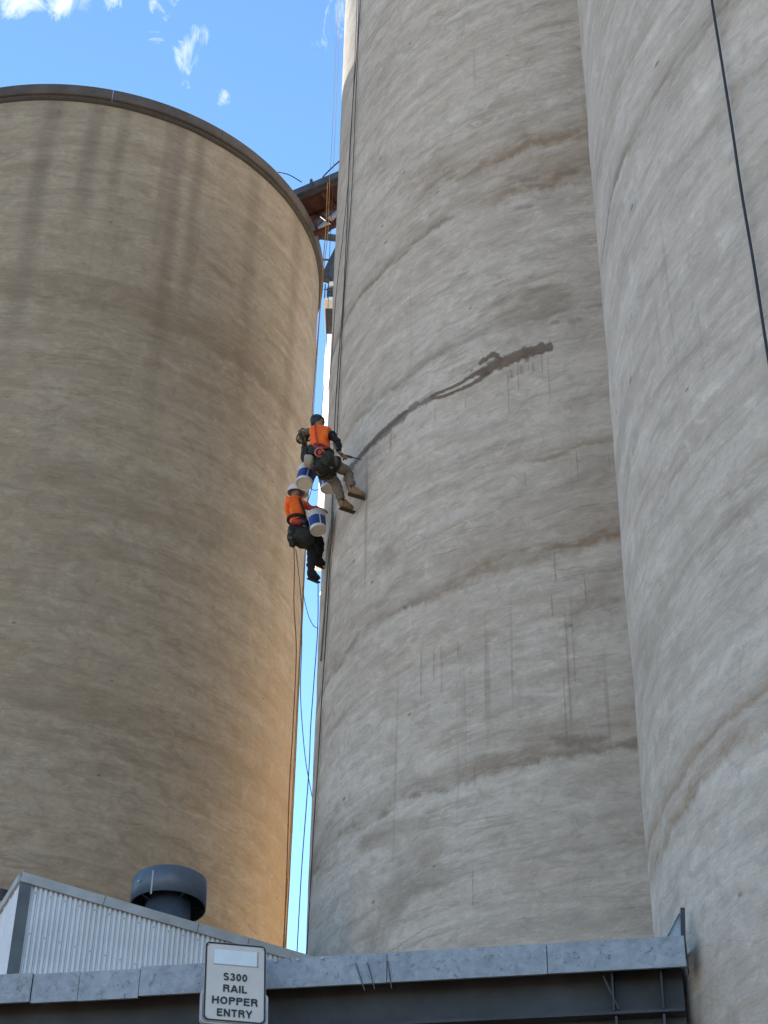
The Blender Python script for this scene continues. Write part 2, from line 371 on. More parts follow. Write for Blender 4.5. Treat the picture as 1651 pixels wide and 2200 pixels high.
def surf_dr(c, R_, x, y, z, seed, amp=.012):
    th0 = math.atan2(-c.y, -c.x); a = math.atan2(y - c.y, x - c.x) - th0
    q = Vector((math.cos(a) * R_, math.sin(a) * R_, z))
    return amp * (noise.noise(Vector((math.cos(a) * 1.1, math.sin(a) * 1.1, z * .9 + seed))) + .5 * noise.noise(Vector((q.x * .9, q.y * .9, z * 2.4 + seed))))
def strip(name, pts, mt, c=CB, parent=sb, seed=5.1, k=1.5, off=.006, sub=8):
    k = k * .86
    cen = smooth_path([Vector((p[0], p[1], p[2])) for p in pts], sub); bm = bmesh.new(); uvl = bm.loops.layers.uv.new('film'); rows = []; n_ = len(cen)
    for i, p in enumerate(cen):
        t = (cen[min(i + 1, n_ - 1)] - cen[max(i - 1, 0)]); t.z = 0; t.normalize(); n = Vector((-t.y, t.x, 0)); w = max(p.z, .5) / 2 * k
        jx = .22 * w * noise.noise(Vector((p.x * .11, p.y * .11, 2))); p = p + n * jx; w = w * (1 + .45 * noise.noise(Vector((p.x * .16, p.y * .16, 7))))
        row = []
        for v_ in (-1, -.5, 0, .5, 1):
            x, y = p.x + n.x * v_ * w, p.y + n.y * v_ * w
            q = on_cyl(x, y, c, R, 0); q = on_cyl(x, y, c, R, surf_dr(c, R, q.x, q.y, q.z, seed) + off); row.append((bm.verts.new(q), (min(1, i / 3, (n_ - 1 - i) / 3), v_)))
        rows.append(row)
    for a, b in zip(rows, rows[1:]):
        for j in range(4):
            fs = (a[j], b[j], b[j + 1], a[j + 1]); f = bm.faces.new([z[0] for z in fs])
            for l, z in zip(f.loops, fs): l[uvl].uv = z[1]
    bmesh.ops.recalc_face_normals(bm, faces=bm.faces)
    return obj(name, bm, mt, parent, True)
strip('crack_repair', [(735, 1040, 10), (750, 1012, 13), (768, 987, 11), (792, 962, 13), (821, 934, 15), (854, 905, 17), (887, 876, 16), (918, 860, 15), (940, 850, 12)], M_grout2, k=1.6)
strip('crack_repair', [(770, 983, 6), (792, 958, 8), (812, 936, 9), (835, 915, 8), (860, 893, 8), (880, 878, 7)], M_grout, k=1.5, off=.009)
strip('crack_repair', [(918, 856, 7), (945, 842, 8), (961, 836, 7), (985, 825, 7), (1005, 813, 8), (1025, 801, 11), (1045, 792, 13)], M_grout, off=.009)
strip('crack_repair', [(925, 857, 7), (955, 850, 8), (980, 840, 8), (1005, 829, 8), (1025, 817, 10), (1042, 806, 12), (1055, 797, 12)], M_grout, off=.009)
strip('crack_repair', [(1024, 808, 17), (1056, 788, 25), (1085, 776, 29), (1118, 763, 28), (1151, 752, 26), (1175, 746, 25), (1190, 743, 19)], M_grout, off=.012)
strip('crack_repair', [(1029, 784, 8), (1038, 775, 11), (1050, 766, 13), (1062, 761, 13), (1072, 768, 12), (1082, 777, 10)], M_grout, off=.009)
def drip(x, y0, y1, w, mt=M_drip, c=CB, parent=sb, seed=5.1):
    sl_ = (915.0 - x) / (y0 + 4060.0)
    strip('drip_stain', [(x - sl_ * (y - y0) , y, w) for y in [y0 + (y1 - y0) * k / 4 for k in range(5)]], mt, c, parent, seed, 1.3, .015, 4)
for x, y0, y1, w in ((1090, 782, 905, 5), (1176, 752, 870, 4), (1163, 752, 812, 4), (1112, 775, 850, 5), (1135, 765, 800, 4), (905, 1385, 1510, 6), (932, 1390, 1470, 5), (948, 1375, 1500, 4), (983, 1370, 1420, 4), (1213, 1290, 1590, 9), (1224, 1250, 1500, 5),
                     (1256, 1232, 1305, 7), (1185, 1270, 1330, 5), (1128, 1010, 1050, 4), (1238, 960, 1035, 4), (1308, 970, 1010, 3), (935, 860, 910, 4), (1000, 850, 880, 4), (1190, 1170, 1260, 6), (1020, 1640, 1700, 4), (1015, 1850, 1960, 4)): drip(x, y0, y1, w)
for x, y0, y1, w in ((840, 925, 975, 8), (848, 930, 950, 5), (1098, 790, 815, 16), (1120, 782, 806, 14), (1145, 775, 800, 12), (1210, 1440, 1600, 6)): drip(x, y0, y1, w, M_drip2)
strip('damp_patch', [(1185, 1600, 22), (1215, 1590, 40), (1245, 1592, 46), (1275, 1590, 30), (1320, 1580, 14)], M_drip, k=1.4, off=.012)
for x, y, w, l in ((1192, 692, 12, 30), (1235, 688, 17, 44), (1140, 385, 18, 60), (1215, 372, 20, 80), (1125, 445, 14, 50)):
    strip('damp_patch', [(x - l / 2, y + l * .12, w * .7), (x, y, w), (x + l / 2, y - l * .12, w * .7)], M_drip2, k=1.5, off=.012, sub=6)
# black cable on silo C
bm = bmesh.new()
cp = [on_cyl(x, y, CC, R, .05) for x, y in ((1520, -60), (1529.5, 0), (1548, 114), (1573, 273), (1593, 409), (1620, 568), (1648, 750), (1672, 900), (1700, 1080))]
tube(bm, smooth_path(cp, 6) + [Vector((cp[-1].x, cp[-1].y, .3))], .0115, 8)
tag(obj('cable', bm, mat('black_rubber', (.022, .022, .024), .5), None, True), 'thick black cable hanging in a slight curve down the pale right silo', 'cable')

# ------------------------------------------------------------------ white silo behind the gap
M_white = mat('white_paint', (.78, .78, .76), .5, var=.05, scale=2)
M_dark = mat('dark_steel', (.045, .047, .055), .55, var=.3, scale=6)
M_brown = mat('rusty_primer', (.075, .022, .016), .75, var=.35, scale=5, bump=.3)
M_greysteel = mat('grey_blue_steel', (.060, .066, .085), .55, var=.25, scale=4)
M_pale = mat('pale_galvanised', (.50, .50, .52), .45, .3, var=.15, scale=6)
zr = ray(703, 900); azl = math.atan2(zr.x, zr.y) ; DW = 44.0; RW = 3.2
azc = azl + math.asin(RW / DW) - math.radians(.02)
CW = Vector((math.sin(azc) * DW, math.cos(azc) * DW))
azl = math.radians(-2.53); azc = azl + math.asin(RW / DW); CW = Vector((math.sin(azc) * DW, math.cos(azc) * DW))
HW = at_d(712, 662, math.sqrt(DW * DW - RW * RW)).z
ws = thing('steel_silo', (CW.x, CW.y, 0), 'sunlit white steel silo, a bright sliver in the gap between the two big silos', 'silo')
bm = bmesh.new(); lathe(bm, [(RW, 0), (RW, HW), (RW - .3, HW + .25), (.3, HW + 1.4), (.01, HW + 1.4)], (CW.x, CW.y, 0), 72); obj('shell', bm, M_white, ws, True)
bm = bmesh.new(); tube(bm, [CW.to_3d() + Vector((0, 0, HW + 1.2)), CW.to_3d() + Vector((0, 0, HW + 2.0))], .5, 24); obj('inlet_hatch', bm, M_dark, ws)
zl = at_d(688, 1225, 46.6).z; bm = bmesh.new(); fp = ((-1.80, 41.2), (-2.29, 46.6), (-.6, 46.8), (-.3, 41.2))
lo = [bm.verts.new((x, y, zl)) for x, y in fp]; hi = [bm.verts.new((x, y, HW + .02)) for x, y in fp]
for k in range(4): bm.faces.new((lo[k], lo[(k + 1) % 4], hi[(k + 1) % 4], hi[k]))
bm.faces.new(hi); bm.faces.new(lo[::-1]); bmesh.ops.recalc_face_normals(bm, faces=bm.faces); obj('stair_casing', bm, M_white, ws)
for z in (HW * .35, HW * .7):
    bm = bmesh.new(); lathe(bm, [(RW, z), (RW + .03, z + .01), (RW + .03, z + .08), (RW, z + .09)], (CW.x, CW.y, 0), 72); obj('hoop', bm, M_white, ws, True)

# service tower (bucket elevator head) seen above the white silo
tw = thing('elevator_head', at_d(712, 640, 38) * 1.0 - Vector((0, 0, 6)), 'black and white machinery platform above the white sliver in the gap', 'conveyor')
def tb(name, x0, y0, x1, y1, d, depth, mt, parent):
    """a block whose near face spans two photo corners at distance d"""
    a = at_d(x0, y0, d); b = at_d(x1, y1, d); bm = bmesh.new()
    box(bm, ((a.x + b.x) / 2, (a.y + b.y) / 2 + depth / 2, (a.z + b.z) / 2), abs(b.x - a.x), depth, abs(a.z - b.z)); return obj(name, bm, mt, parent)
tb('motor_housing', 700, 648, 728, 664, 38, 1.2, M_dark, tw)
tb('walkway_deck', 697, 637, 730, 645, 37.6, 1.6, M_white, tw)
tb('drive_guard', 703, 617, 730, 635, 38, 1.2, M_dark, tw)
tb('belt_cover', 708, 604, 730, 614, 38, 1.0, M_white, tw)
tb('belt_cover', 714, 590, 730, 599, 38, .8, M_white, tw)
for x in (698, 705, 722):
    bm = bmesh.new(); a = at_d(x, 640, 37.6); tube(bm, [a, a + Vector((0, 0, .55))], .02, 6); obj('handrail_post', bm, M_dark, tw)
bm = bmesh.new(); a = at_d(696, 622, 37.6); b = at_d(730, 622, 37.6); tube(bm, [a, b], .02, 6); obj('handrail', bm, M_dark, tw)
bm = bmesh.new(); beam(bm, at_d(733, 532, 38), at_d(699, 602, 38), .22, .3); obj('inclined_leg', bm, M_dark, tw)
bm = bmesh.new(); beam(bm, at_d(740, 545, 38), at_d(712, 602, 38), .3, .3); obj('inclined_leg', bm, M_greysteel, tw)
bm = bmesh.new(); tube(bm, [at_d(688, 557, 38), at_d(725, 560, 38)], .035, 6); obj('tie_rod', bm, M_greysteel, tw)
bm = bmesh.new(); q = at_d(726, 664, 39); box(bm, (q.x + .3, q.y, q.z / 2), .8, .8, q.z); obj('casing', bm, M_white, tw)

M_web_wire = mat('wire_dark', (.03, .032, .036), .9, spec=.1)
# walkway gallery bridging the two silo tops
u = Vector((CB.x - CA.x, CB.y - CA.y, 0)).normalized(); v = Vector((-u.y, u.x, 0)); 
if v.y < 0: v = -v                                   # v points away from the camera
gm = at_d(690, 408, 27.3)                            # near lower edge of the grey side beam
def gp(s, back, up): return gm + u * s + v * back + Vector((0, 0, up))
g = thing('walkway_bridge', gp(0, .6, 0), 'grey and rust red steel walkway bridging the gap at the silo tops', 'bridge')
bm = bmesh.new(); beam(bm, gp(-4.2, 0, .17), gp(4.2, 0, .17), .08, .34); obj('side_beam', bm, M_greysteel, g)
bm = bmesh.new(); beam(bm, gp(-4.2, -.06, .02), gp(4.2, -.06, .02), .16, .035); obj('lower_flange', bm, M_dark, g)
bm = bmesh.new(); beam(bm, gp(-4.2, .66, .17), gp(4.2, .66, .17), .08, .34); obj('side_beam', bm, M_brown, g)
bm = bmesh.new(); beam(bm, gp(-4.2, .33, .08), gp(4.2, .33, .08), .58, .03); obj('deck_plate', bm, M_brown, g)
for k in range(-5, 6):
    bm = bmesh.new(); beam(bm, gp(k * .75, .05, -.02), gp(k * .75, .62, -.04), .06, .16); obj('cross_member', bm, M_brown, g)
for k in range(-3, 4):
    bm = bmesh.new(); beam(bm, gp(k * 1.1 - .25, -.05, 0), gp(k * 1.1 - .25, -.05, .42), .05, .05, v); obj('stiffener', bm, M_dark, g)
for k in range(-4, 5):
    bm = bmesh.new(); tube(bm, [gp(k * .95, .66, .3), gp(k * .95, .66, .45)], .02, 6); obj('stub_post', bm, M_brown, g)
for k in range(-3, 4):
    bm = bmesh.new(); beam(bm, gp(k * .9 - .45, .62, -.02), gp(k * .9, .62, -.62), .07, .07); obj('lattice', bm, M_brown, g)
    bm = bmesh.new(); beam(bm, gp(k * .9 + .45, .62, -.02), gp(k * .9, .62, -.62), .07, .07); obj('lattice', bm, M_brown, g)
bm = bmesh.new(); beam(bm, gp(-4.2, .62, -.62), gp(4.2, .62, -.62), .10, .08); obj('lower_chord', bm, M_brown, g)
bm = bmesh.new(); tube(bm, smooth_path([at_d(598, 370, 28.4), at_d(622, 376, 28.0), at_d(648, 391, 27.5)], 4), .014, 6); obj('guy_wire', bm, M_web_wire, g)
bm = bmesh.new(); tube(bm, smooth_path([at_d(694, 380, 27.2), at_d(712, 362, 26.4), at_d(732, 344, 25.6)], 4), .016, 6); obj('guy_wire', bm, M_web_wire, g)

# inclined conveyor under the bridge, parallel pale and dark members
ic = thing('inclined_conveyor', at_d(700, 480, 29) - Vector((0, 0, .5)), 'inclined conveyor with pale and black parallel members under the walkway bridge', 'conveyor')
def inc(name, x0, y0, x1, y1, d0, d1, w, h, mt):
    bm = bmesh.new(); beam(bm, at_d(x0, y0, d0), at_d(x1, y1, d1), w, h); obj(name, bm, mt, ic)
inc('top_chord', 668, 482, 748, 418, 29.6, 28.4, .12, .10, M_dark)
inc('side_plate', 672, 498, 748, 432, 29.4, 28.2, .20, .14, M_dark)
inc('conveyor_tube', 672, 506, 748, 437, 29.0, 27.8, .10, .09, M_pale)
inc('lower_chord', 676, 514, 748, 452, 29.2, 28.0, .16, .12, M_brown)
inc('cross_tie', 640, 500, 752, 516, 29.6, 29.6, .12, .13, M_greysteel)
inc('end_plate', 662, 448, 684, 500, 29.0, 28.8, .16, .10, M_brown)
inc('roller', 655, 455, 668, 448, 28.6, 28.6, .10, .10, M_pale)
inc('roller', 678, 442, 692, 434, 28.6, 28.6, .10, .10, M_pale)
inc('roller', 712, 434, 722, 430, 28.6, 28.6, .08, .08, M_pale)
inc('strut', 672, 480, 684, 462, 28.6, 28.6, .04, .05, M_pale)

# ------------------------------------------------------------------ ropes
M_ropeO = mat('ochre_rope', (.50, .24, .05), .8, var=.3, scale=30)
M_ropeR = mat('red_rope', (.34, .09, .03), .8, var=.3, scale=30)
M_ropeD = mat('dark_rope', (.060, .064, .072), .8, var=.3, scale=30)
M_ropeP = mat('faded_pink_rope', (.50, .38, .42), .8, var=.2, scale=30)
def rope(pts, m, r, label, down=None, group=None):
    P = smooth_path(pts, 5)
    if down is not None: P.append(Vector((P[-1].x, P[-1].y, down)))
    bm = bmesh.new(); tube(bm, P, r, 6); return tag(obj('rope', bm, m, None, True), label, 'rope', group)
rope([at_d(x, y, d) for x, y, d in ((704, 392, 27.0), (702.5, 440, 26.6), (700, 500, 25.8), (695, 560, 24.2), (688, 660, 24.2), (673, 860, 24.2), (662, 1070, 24.2), (646, 1400, 24.2), (632, 1700, 24), (615, 2010, 23.6), (600, 2160, 23))], M_ropeO, .010,
     'ochre rope from the bridge down the right edge of the brown silo', .3)
rope([at_d(x, y, d) for x, y, d in ((709, 390, 27.0), (707, 440, 26.6), (705, 500, 25.8), (696, 580, 24.3), (686, 700, 24.2), (670, 950, 24.2), (655, 1200, 24.2), (639, 1500, 24.2), (624, 1800, 24), (608, 2040, 23.6), (596, 2160, 23))], M_ropeO, .007,
     'thinner ochre rope beside the ochre rope at the brown silo edge', .3)
rope([at_d(x, y, d) for x, y, d in ((632, 1176, 20.9), (633, 1230, 20.9), (632, 1300, 20.9), (637, 1400, 21.2), (630, 1560, 21.2), (622, 1700, 21.2), (617, 1860, 21), (610, 2040, 21), (606, 2160, 21))], M_ropeR, .009,
     'red brown rope hanging below the lower climber over the brown silo', .3)
rope([at_d(x, y, d) for x, y, d in ((636, 1180, 20.9), (643, 1240, 20.95), (648, 1300, 21.0), (649, 1380, 21.1), (646, 1480, 21.2), (650, 1560, 21.3), (658, 1640, 21.4), (671, 1712, 21.5))], M_ropeD, .007,
     'slack dark rope tail crossing the sky gap below the lower climber')
rope([at_d(x, y, d) for x, y, d in ((650, 1262, 21), (656, 1295, 21), (664, 1325, 21), (674, 1344, 21), (684, 1350, 21.3))], M_ropeD, .006,
     'short dark rope loop sagging across the gap just below the boots')
rope([at_d(x, y, d) for x, y, d in ((684, 1255, 21.2), (683, 1350, 21.2), (676, 1450, 21.2), (668, 1560, 21.2), (665, 1640, 21.2), (658, 1740, 21.2), (649, 1860, 21.1), (641, 2000, 21), (637, 2080, 21), (633, 2160, 21))], M_ropeD, .008,
     'dark rope running straight down the middle of the sky gap', .3)
def onB(pts, off=.03): return [on_cyl(x, y, CB, R, off) for x, y in pts]
rope(onB([(772, -60), (770, 60), (760, 200), (751, 340), (746, 480), (738, 640), (729, 760), (721, 880), (718, 960), (713, 1120), (707, 1250), (702, 1346), (693, 1481), (684, 1636), (676, 1752), (668, 1900), (660, 2040)]), M_ropeD, .009,
     'dark rope lying down the left edge of the middle silo, nearer its outline', .3)
rope(onB([(780, -60), (775, 0), (767, 160), (759, 360), (753, 460), (743, 590), (735, 720), (728, 860), (724, 950)]), M_ropeD, .008,
     'dark rope beside the outline rope, ending at the upper climber')
rope([at_d(x, y, 23.2) for x, y in ((729, -60), (727, 0), (722, 110), (717, 230), (712, 330), (708, 395))], M_ropeP, .005,
     'thin pinkish rope against the sky dropping to the bridge')
rope([at_d(x, y, 23.2) for x, y in ((735, -60), (733, 0), (728, 110), (722, 250), (716, 370))], M_ropeP, .004,
     'thinnest pale rope against the sky, close beside the middle silo')
rope(onB([(716, 1100), (712, 1160), (706, 1200), (702, 1260), (697, 1330), (690, 1420)], .05), mat('dark_green_tube', (.10, .11, .085), .6), .016,
     'dark green tube hugging the silo edge beside the lower climber')  # dark green tube following the left edge of the middle silo

# ------------------------------------------------------------------ portal beam and fascia
BZ = 5.34
bl = at_z(0, 2103, BZ); br = at_z(1472, 2021, BZ)
bd = (br - bl); bd.z = 0; bl_len = bd.length; bd.normalize(); bn_ = Vector((bd.y, -bd.x, 0))       # towards the camera
if bn_.y > 0: bn_ = -bn_
def bp_(s, out, z): return br + bd * s + bn_ * out + Vector((0, 0, z))                              # s<0 to the left of the right end
Z3 = Vector((0, 0, 1))
portal = thing('portal_beam', bp_(-2.4, 0, -BZ), 'dark steel rail hopper portal beam with galvanised fascia across the bottom', 'steel beam')
def galv():
    m = bpy.data.materials.new('galvanised_fascia'); m.use_nodes = True; t = m.node_tree; b = t.nodes['Principled BSDF']
    tc = t.nodes.new('ShaderNodeTexCoord')
    vo = t.nodes.new('ShaderNodeTexVoronoi'); vo.inputs['Scale'].default_value = 26; t.links.new(tc.outputs['Object'], vo.inputs['Vector'])
    n1 = noise_n(t, tc.outputs['Object'], 5, 8, .7, .6); n2 = noise_n(t, tc.outputs['Object'], 22, 5, .7, 1.0)
    sp = t.nodes.new('ShaderNodeSeparateColor'); t.links.new(vo.outputs['Color'], sp.inputs[0])
    f = M_(t, 'ADD', M_(t, 'MULTIPLY', n1, .75), M_(t, 'MULTIPLY', sp.outputs[0], .16))
    cr = t.nodes.new('ShaderNodeValToRGB'); e = cr.color_ramp.elements
    e[0].position = .30; e[0].color = (.22, .25, .295, 1); e[1].position = .66; e[1].color = (.35, .395, .46, 1)
    t.links.new(f, cr.inputs[0])
    mr = t.nodes.new('ShaderNodeMapRange'); t.links.new(n2, mr.inputs['Value']); mr.inputs['From Min'].default_value = .56; mr.inputs['From Max'].default_value = .68; mr.inputs['To Max'].default_value = .8
    mx = t.nodes.new('ShaderNodeMix'); mx.data_type = 'RGBA'; t.links.new(mr.outputs[0], mx.inputs['Factor']); t.links.new(cr.outputs[0], mx.inputs['A']); mx.inputs['B'].default_value = (.10, .11, .13, 1)
    t.links.new(mx.outputs['Result'], b.inputs['Base Color']); b.inputs['Metallic'].default_value = .25; b.inputs['Roughness'].default_value = .55
    bp = t.nodes.new('ShaderNodeBump'); bp.inputs['Strength'].default_value = .25; bp.inputs['Distance'].default_value = .01
    t.links.new(n1, bp.inputs['Height']); t.links.new(bp.outputs[0], b.inputs['Normal'])
    return m
M_galv = galv()
M_web = mat('dark_blue_steel', (.042, .046, .058), .5, var=.25, scale=3, spec=.4)
M_webr = mat('rusty_dark_steel', (.060, .030, .020), .8, var=.4, scale=4)
def s_of(px, py=2075):     # position along the beam under a photo pixel
    q = on_plane(px, py, br, bn_); return (q - br).dot(bd)
joints = [-9.0, -7.2, s_of(-240), s_of(87), s_of(186), s_of(314), s_of(505), s_of(838), s_of(1180), 0.0]
FH = .205
for i, (a, b) in enumerate(zip(joints, joints[1:])):
    bm = bmesh.new(); o = .004 * ((i * 7) % 3); dz = (.0, .0, -.004, -.012, -.016, -.004, 0, 0, 0)[i]
    box(bm, bp_((a + b) / 2, .09 + o, -FH / 2 + dz), (b - a) - .006, .006, FH, (bd, bn_, Z3))
    box(bm, bp_((a + b) / 2, .03 + o, -.006 + dz), (b - a) - .006, .114, .004, (bd, bn_, Z3))
    box(bm, bp_((a + b) / 2, .075 + o, -FH + .004 + dz), (b - a) - .006, .024, .004, (bd, bn_, Z3))
    pn = obj('fascia_panel', bm, M_galv, portal)
bm = bmesh.new(); box(bm, bp_(-4.5, -.12, -.032), 9.0, .26, .022, (bd, bn_, Z3)); obj('top_flange', bm, M_webr, portal)
bm = bmesh.new(); box(bm, bp_(-4.54, -.12, -.29), 9.0, .014, .49, (bd, bn_, Z3)); obj('web', bm, M_web, portal)
zf = (on_plane(1390, 2174, br + bn_ * 0.0, bn_).z - BZ)
bm = bmesh.new(); box(bm, bp_(-4.54, -.09, zf), 9.0, .22, .020, (bd, bn_, Z3)); obj('bottom_flange', bm, M_web, portal)
for x in (1318, 1424):
    s = s_of(x, 2130)
    bm = bmesh.new(); box(bm, bp_(s, -.04, zf / 2 - .02), .012, .14, -zf - .06, (bd, bn_, Z3)); obj('stiffener', bm, M_web, portal)
bm = bmesh.new(); s = s_of(1318, 2130); beam(bm, bp_(s - .06, .0, -.21), bp_(s + .03, .0, zf + .02), .012, .03, bn_); obj('brace_strap', bm, M_web, portal)
for x in (1325, 1428):
    bm = bmesh.new(); s = s_of(x, 2190); box(bm, bp_(s, -.05, zf - .3), .016, .12, .56, (bd, bn_, Z3)); obj('hanger_plate', bm, M_web, portal)
bm = bmesh.new(); box(bm, bp_(-4.54, -.14, zf - .26), 9.0, .012, .48, (bd, bn_, Z3)); obj('lower_channel', bm, M_webr, portal)
bm = bmesh.new(); box(bm, bp_(-.13, -.36, -BZ / 2 - .02), .16, .16, BZ - .08, (bd, bn_, Z3)); obj('column', bm, M_dark, portal)
bm = bmesh.new(); box(bm, bp_(-8.9, -.16, -BZ / 2 - .02), .2, .2, BZ - .08, (bd, bn_, Z3)); obj('column', bm, M_dark, portal)
bm = bmesh.new(); box(bm, bp_(.004, .02, -.105), .006, .14, .21, (bd, bn_, Z3)); obj('end_plate', bm, M_dark, portal)
for x in (578, 601, 648, 700):
    bm = bmesh.new(); s = s_of(x, 2072); tube(bm, [bp_(s, .09, -.018), bp_(s, .108, -.018)], .009, 6); obj('bolt', bm, M_pale, portal)
# two scuffed straps on the fascia
for a_, b_ in (((765, 2070), (784, 2128)), ((790, 2068), (806, 2126)), ((833, 2064), (842, 2124))):
    bm = bmesh.new(); beam(bm, on_plane(a_[0], a_[1], br + bn_ * .107, bn_), on_plane(b_[0], b_[1], br + bn_ * .107, bn_), .006, .010, bn_); obj('strap_wire', bm, M_greysteel, portal)
# bracket at the right end
bk = thing('end_bracket', bp_(-.08, 0, 0), 'pale blue galvanised corner bracket on top of the beam against the right silo', 'bracket')
M_blue = mat('pale_blue_galvanised', (.42, .48, .56), .4, .3, var=.12, scale=8)
pt = lambda x, y, o: on_plane(x, y, br + bn_ * o, bn_)
bm = bmesh.new(); beam(bm, pt(1469, 2024, .0), pt(1467, 1951, .0), .03, .02, bn_); obj('upright_angle', bm, M_web, bk)
bm = bmesh.new(); beam(bm, pt(1424, 2030, .0), pt(1460, 1962, .0), .006, .05, bn_); obj('diagonal_strap', bm, M_blue, bk)
bm = bmesh.new(); vs = [bm.verts.new(pt(x, y, -.03)) for x, y in ((1420, 2026), (1466, 2026), (1465, 1958))] ; vs2 = [bm.verts.new(w.co - bn_ * .005) for w in vs]
bm.faces.new(vs); bm.faces.new(vs2[::-1])
for i in range(3): bm.faces.new((vs[i], vs2[i], vs2[(i + 1) % 3], vs[(i + 1) % 3]))
obj('gusset_plate', bm, M_blue, bk)

# ------------------------------------------------------------------ corrugated shed with vent
sdir = Vector((.965, .262, 0)).normalized(); snrm = Vector((sdir.y, -sdir.x, 0)); side = Vector((-.375, .927, 0)).normalized()
c0 = at_d(45, 1888, 19.0)                                # top of the left corner
def sp(px, py): return on_plane(px, py, c0, snrm)
shed = thing('corrugated_shed', (c0.x, c0.y, 0), 'pale corrugated metal shed with a sloping roof edge at the lower left', 'shed')
M_corr = mat('pale_corrugated_steel', (.62, .67, .74), .42, .15, var=.06, scale=2, spec=.4)
M_flash = mat('blue_grey_flashing', (.085, .105, .135), .5, var=.15, scale=3)
M_barge = mat('barge_capping', (.34, .365, .40), .5, .2, var=.12, scale=3)
rt = sp(652, 2064)                                       # roof line low end
L_ = (rt - c0).dot(sdir); drop = (c0.z - rt.z) / L_
def top_at(s): return c0.z - drop * s
pitch, dep = .0600, .028; postw = (sp(70, 1896) - sp(45, 1888)).dot(sdir)
s = postw - .03; Lend = L_ + .25
while s < Lend - .01:
    e = min(s + .72, Lend); n = max(2, int(round((e - s) / (pitch / 16)))); bm = bmesh.new(); pr = None
    for k in range(n + 1):
        q = s + (e - s) * k / n; ph = (q / pitch) % 1.0; off = dep * (1 if ph < .5 else (1 - (ph - .5) / .12 if ph < .62 else (0 if ph < .88 else (ph - .88) / .12)))
        p = c0 + sdir * q + snrm * (off - .024); a = bm.verts.new((p.x, p.y, 1.0)); b = bm.verts.new((p.x, p.y, top_at(q) - .01))
        if pr: bm.faces.new((pr[0], a, b, pr[1]))
        pr = (a, b)
    obj('cladding_sheet', bm, M_corr, shed, True); s = e
# corner flashing, side wall, barge cap, roof
bm = bmesh.new(); a = c0 + snrm * .018 - sdir * .004
for (x0, w) in ((0, postw),):
    vs = []
    for k, q in enumerate((0, w)):
        p = a + sdir * q; vs += [p]
    box(bm, (a + sdir * (postw / 2)) - Vector((0, 0, c0.z / 2 + .03)), postw, .02, c0.z - .06, (sdir, snrm, Z3))
obj('corner_flashing', bm, M_flash, shed)
bm = bmesh.new(); dpt = 3.2; pr = None
for k in range(int(dpt / .3) + 1):
    for off, dq in ((0, 0), (0, .25), (.008, .26), (.008, .29)):
        q = k * .3 + dq; p = c0 + side * q - Vector((side.y, -side.x, 0)) * 0 + Vector((-side.y, side.x, 0)) * off
        a = bm.verts.new((p.x, p.y, 1.0)); b = bm.verts.new((p.x, p.y, c0.z - .05))
        if pr: bm.faces.new((pr[0], a, b, pr[1]))
        pr = (a, b)
obj('side_cladding', bm, M_corr, shed)
bcap = [0, L_ * .29, L_ * .62, L_ * .80, Lend + .1]
for a, b in zip(bcap, bcap[1:]):
    bm = bmesh.new(); P0 = c0 + sdir * (a + .004) + snrm * .03 + Vector((0, 0, -drop * a + .015)); P1 = c0 + sdir * (b - .004) + snrm * .03 + Vector((0, 0, -drop * b + .015))
    beam(bm, P0, P1, .03, .115); box(bm, (P0 + P1) / 2 - snrm * .06 + Vector((0, 0, .05)), (P1 - P0).length, .13, .006, ((P1 - P0).normalized(), snrm, (P1 - P0).normalized().cross(-snrm))); obj('barge_cap', bm, M_barge, shed)
bm = bmesh.new(); rn = []
for q in (0.02, Lend):
    for dd in (0.03, dpt): p = c0 + sdir * q + side * dd; rn.append(bm.verts.new((p.x, p.y, top_at(q) + .02)))
bm.faces.new((rn[0], rn[2], rn[3], rn[1])); bmesh.ops.solidify(bm, geom=bm.faces[:], thickness=.01); obj('roof_sheet', bm, M_corr, shed)
bm = bmesh.new(); beam(bm, c0 - sdir * .02 + Vector((0, 0, .0)), c0 + side * dpt - sdir * .02, .03, .10); obj('side_capping', bm, M_barge, shed)
for qx in (Lend,):
    bm = bmesh.new(); p = c0 + sdir * qx; p2 = p + side * dpt; vs = [bm.verts.new((p.x, p.y, 0)), bm.verts.new((p2.x, p2.y, 0)), bm.verts.new((p2.x, p2.y, top_at(qx))), bm.verts.new((p.x, p.y, top_at(qx)))]; bm.faces.new(vs); obj('end_cladding', bm, M_corr, shed)
for row_ in (.12, .62, 1.12, 1.62):
    bm = bmesh.new(); q = postw + .05
    while q < Lend - .2:
        zz = top_at(q) - row_ + row_ * 0
        if zz > 5.2: p = c0 + sdir * q + snrm * .006; tube(bm, [Vector((p.x, p.y, zz)), Vector((p.x, p.y, zz)) + snrm * .008], .007, 6)
        q += pitch * 3
    if bm.verts: tag(obj('screw_row', bm, M_flash, shed), kind='stuff')
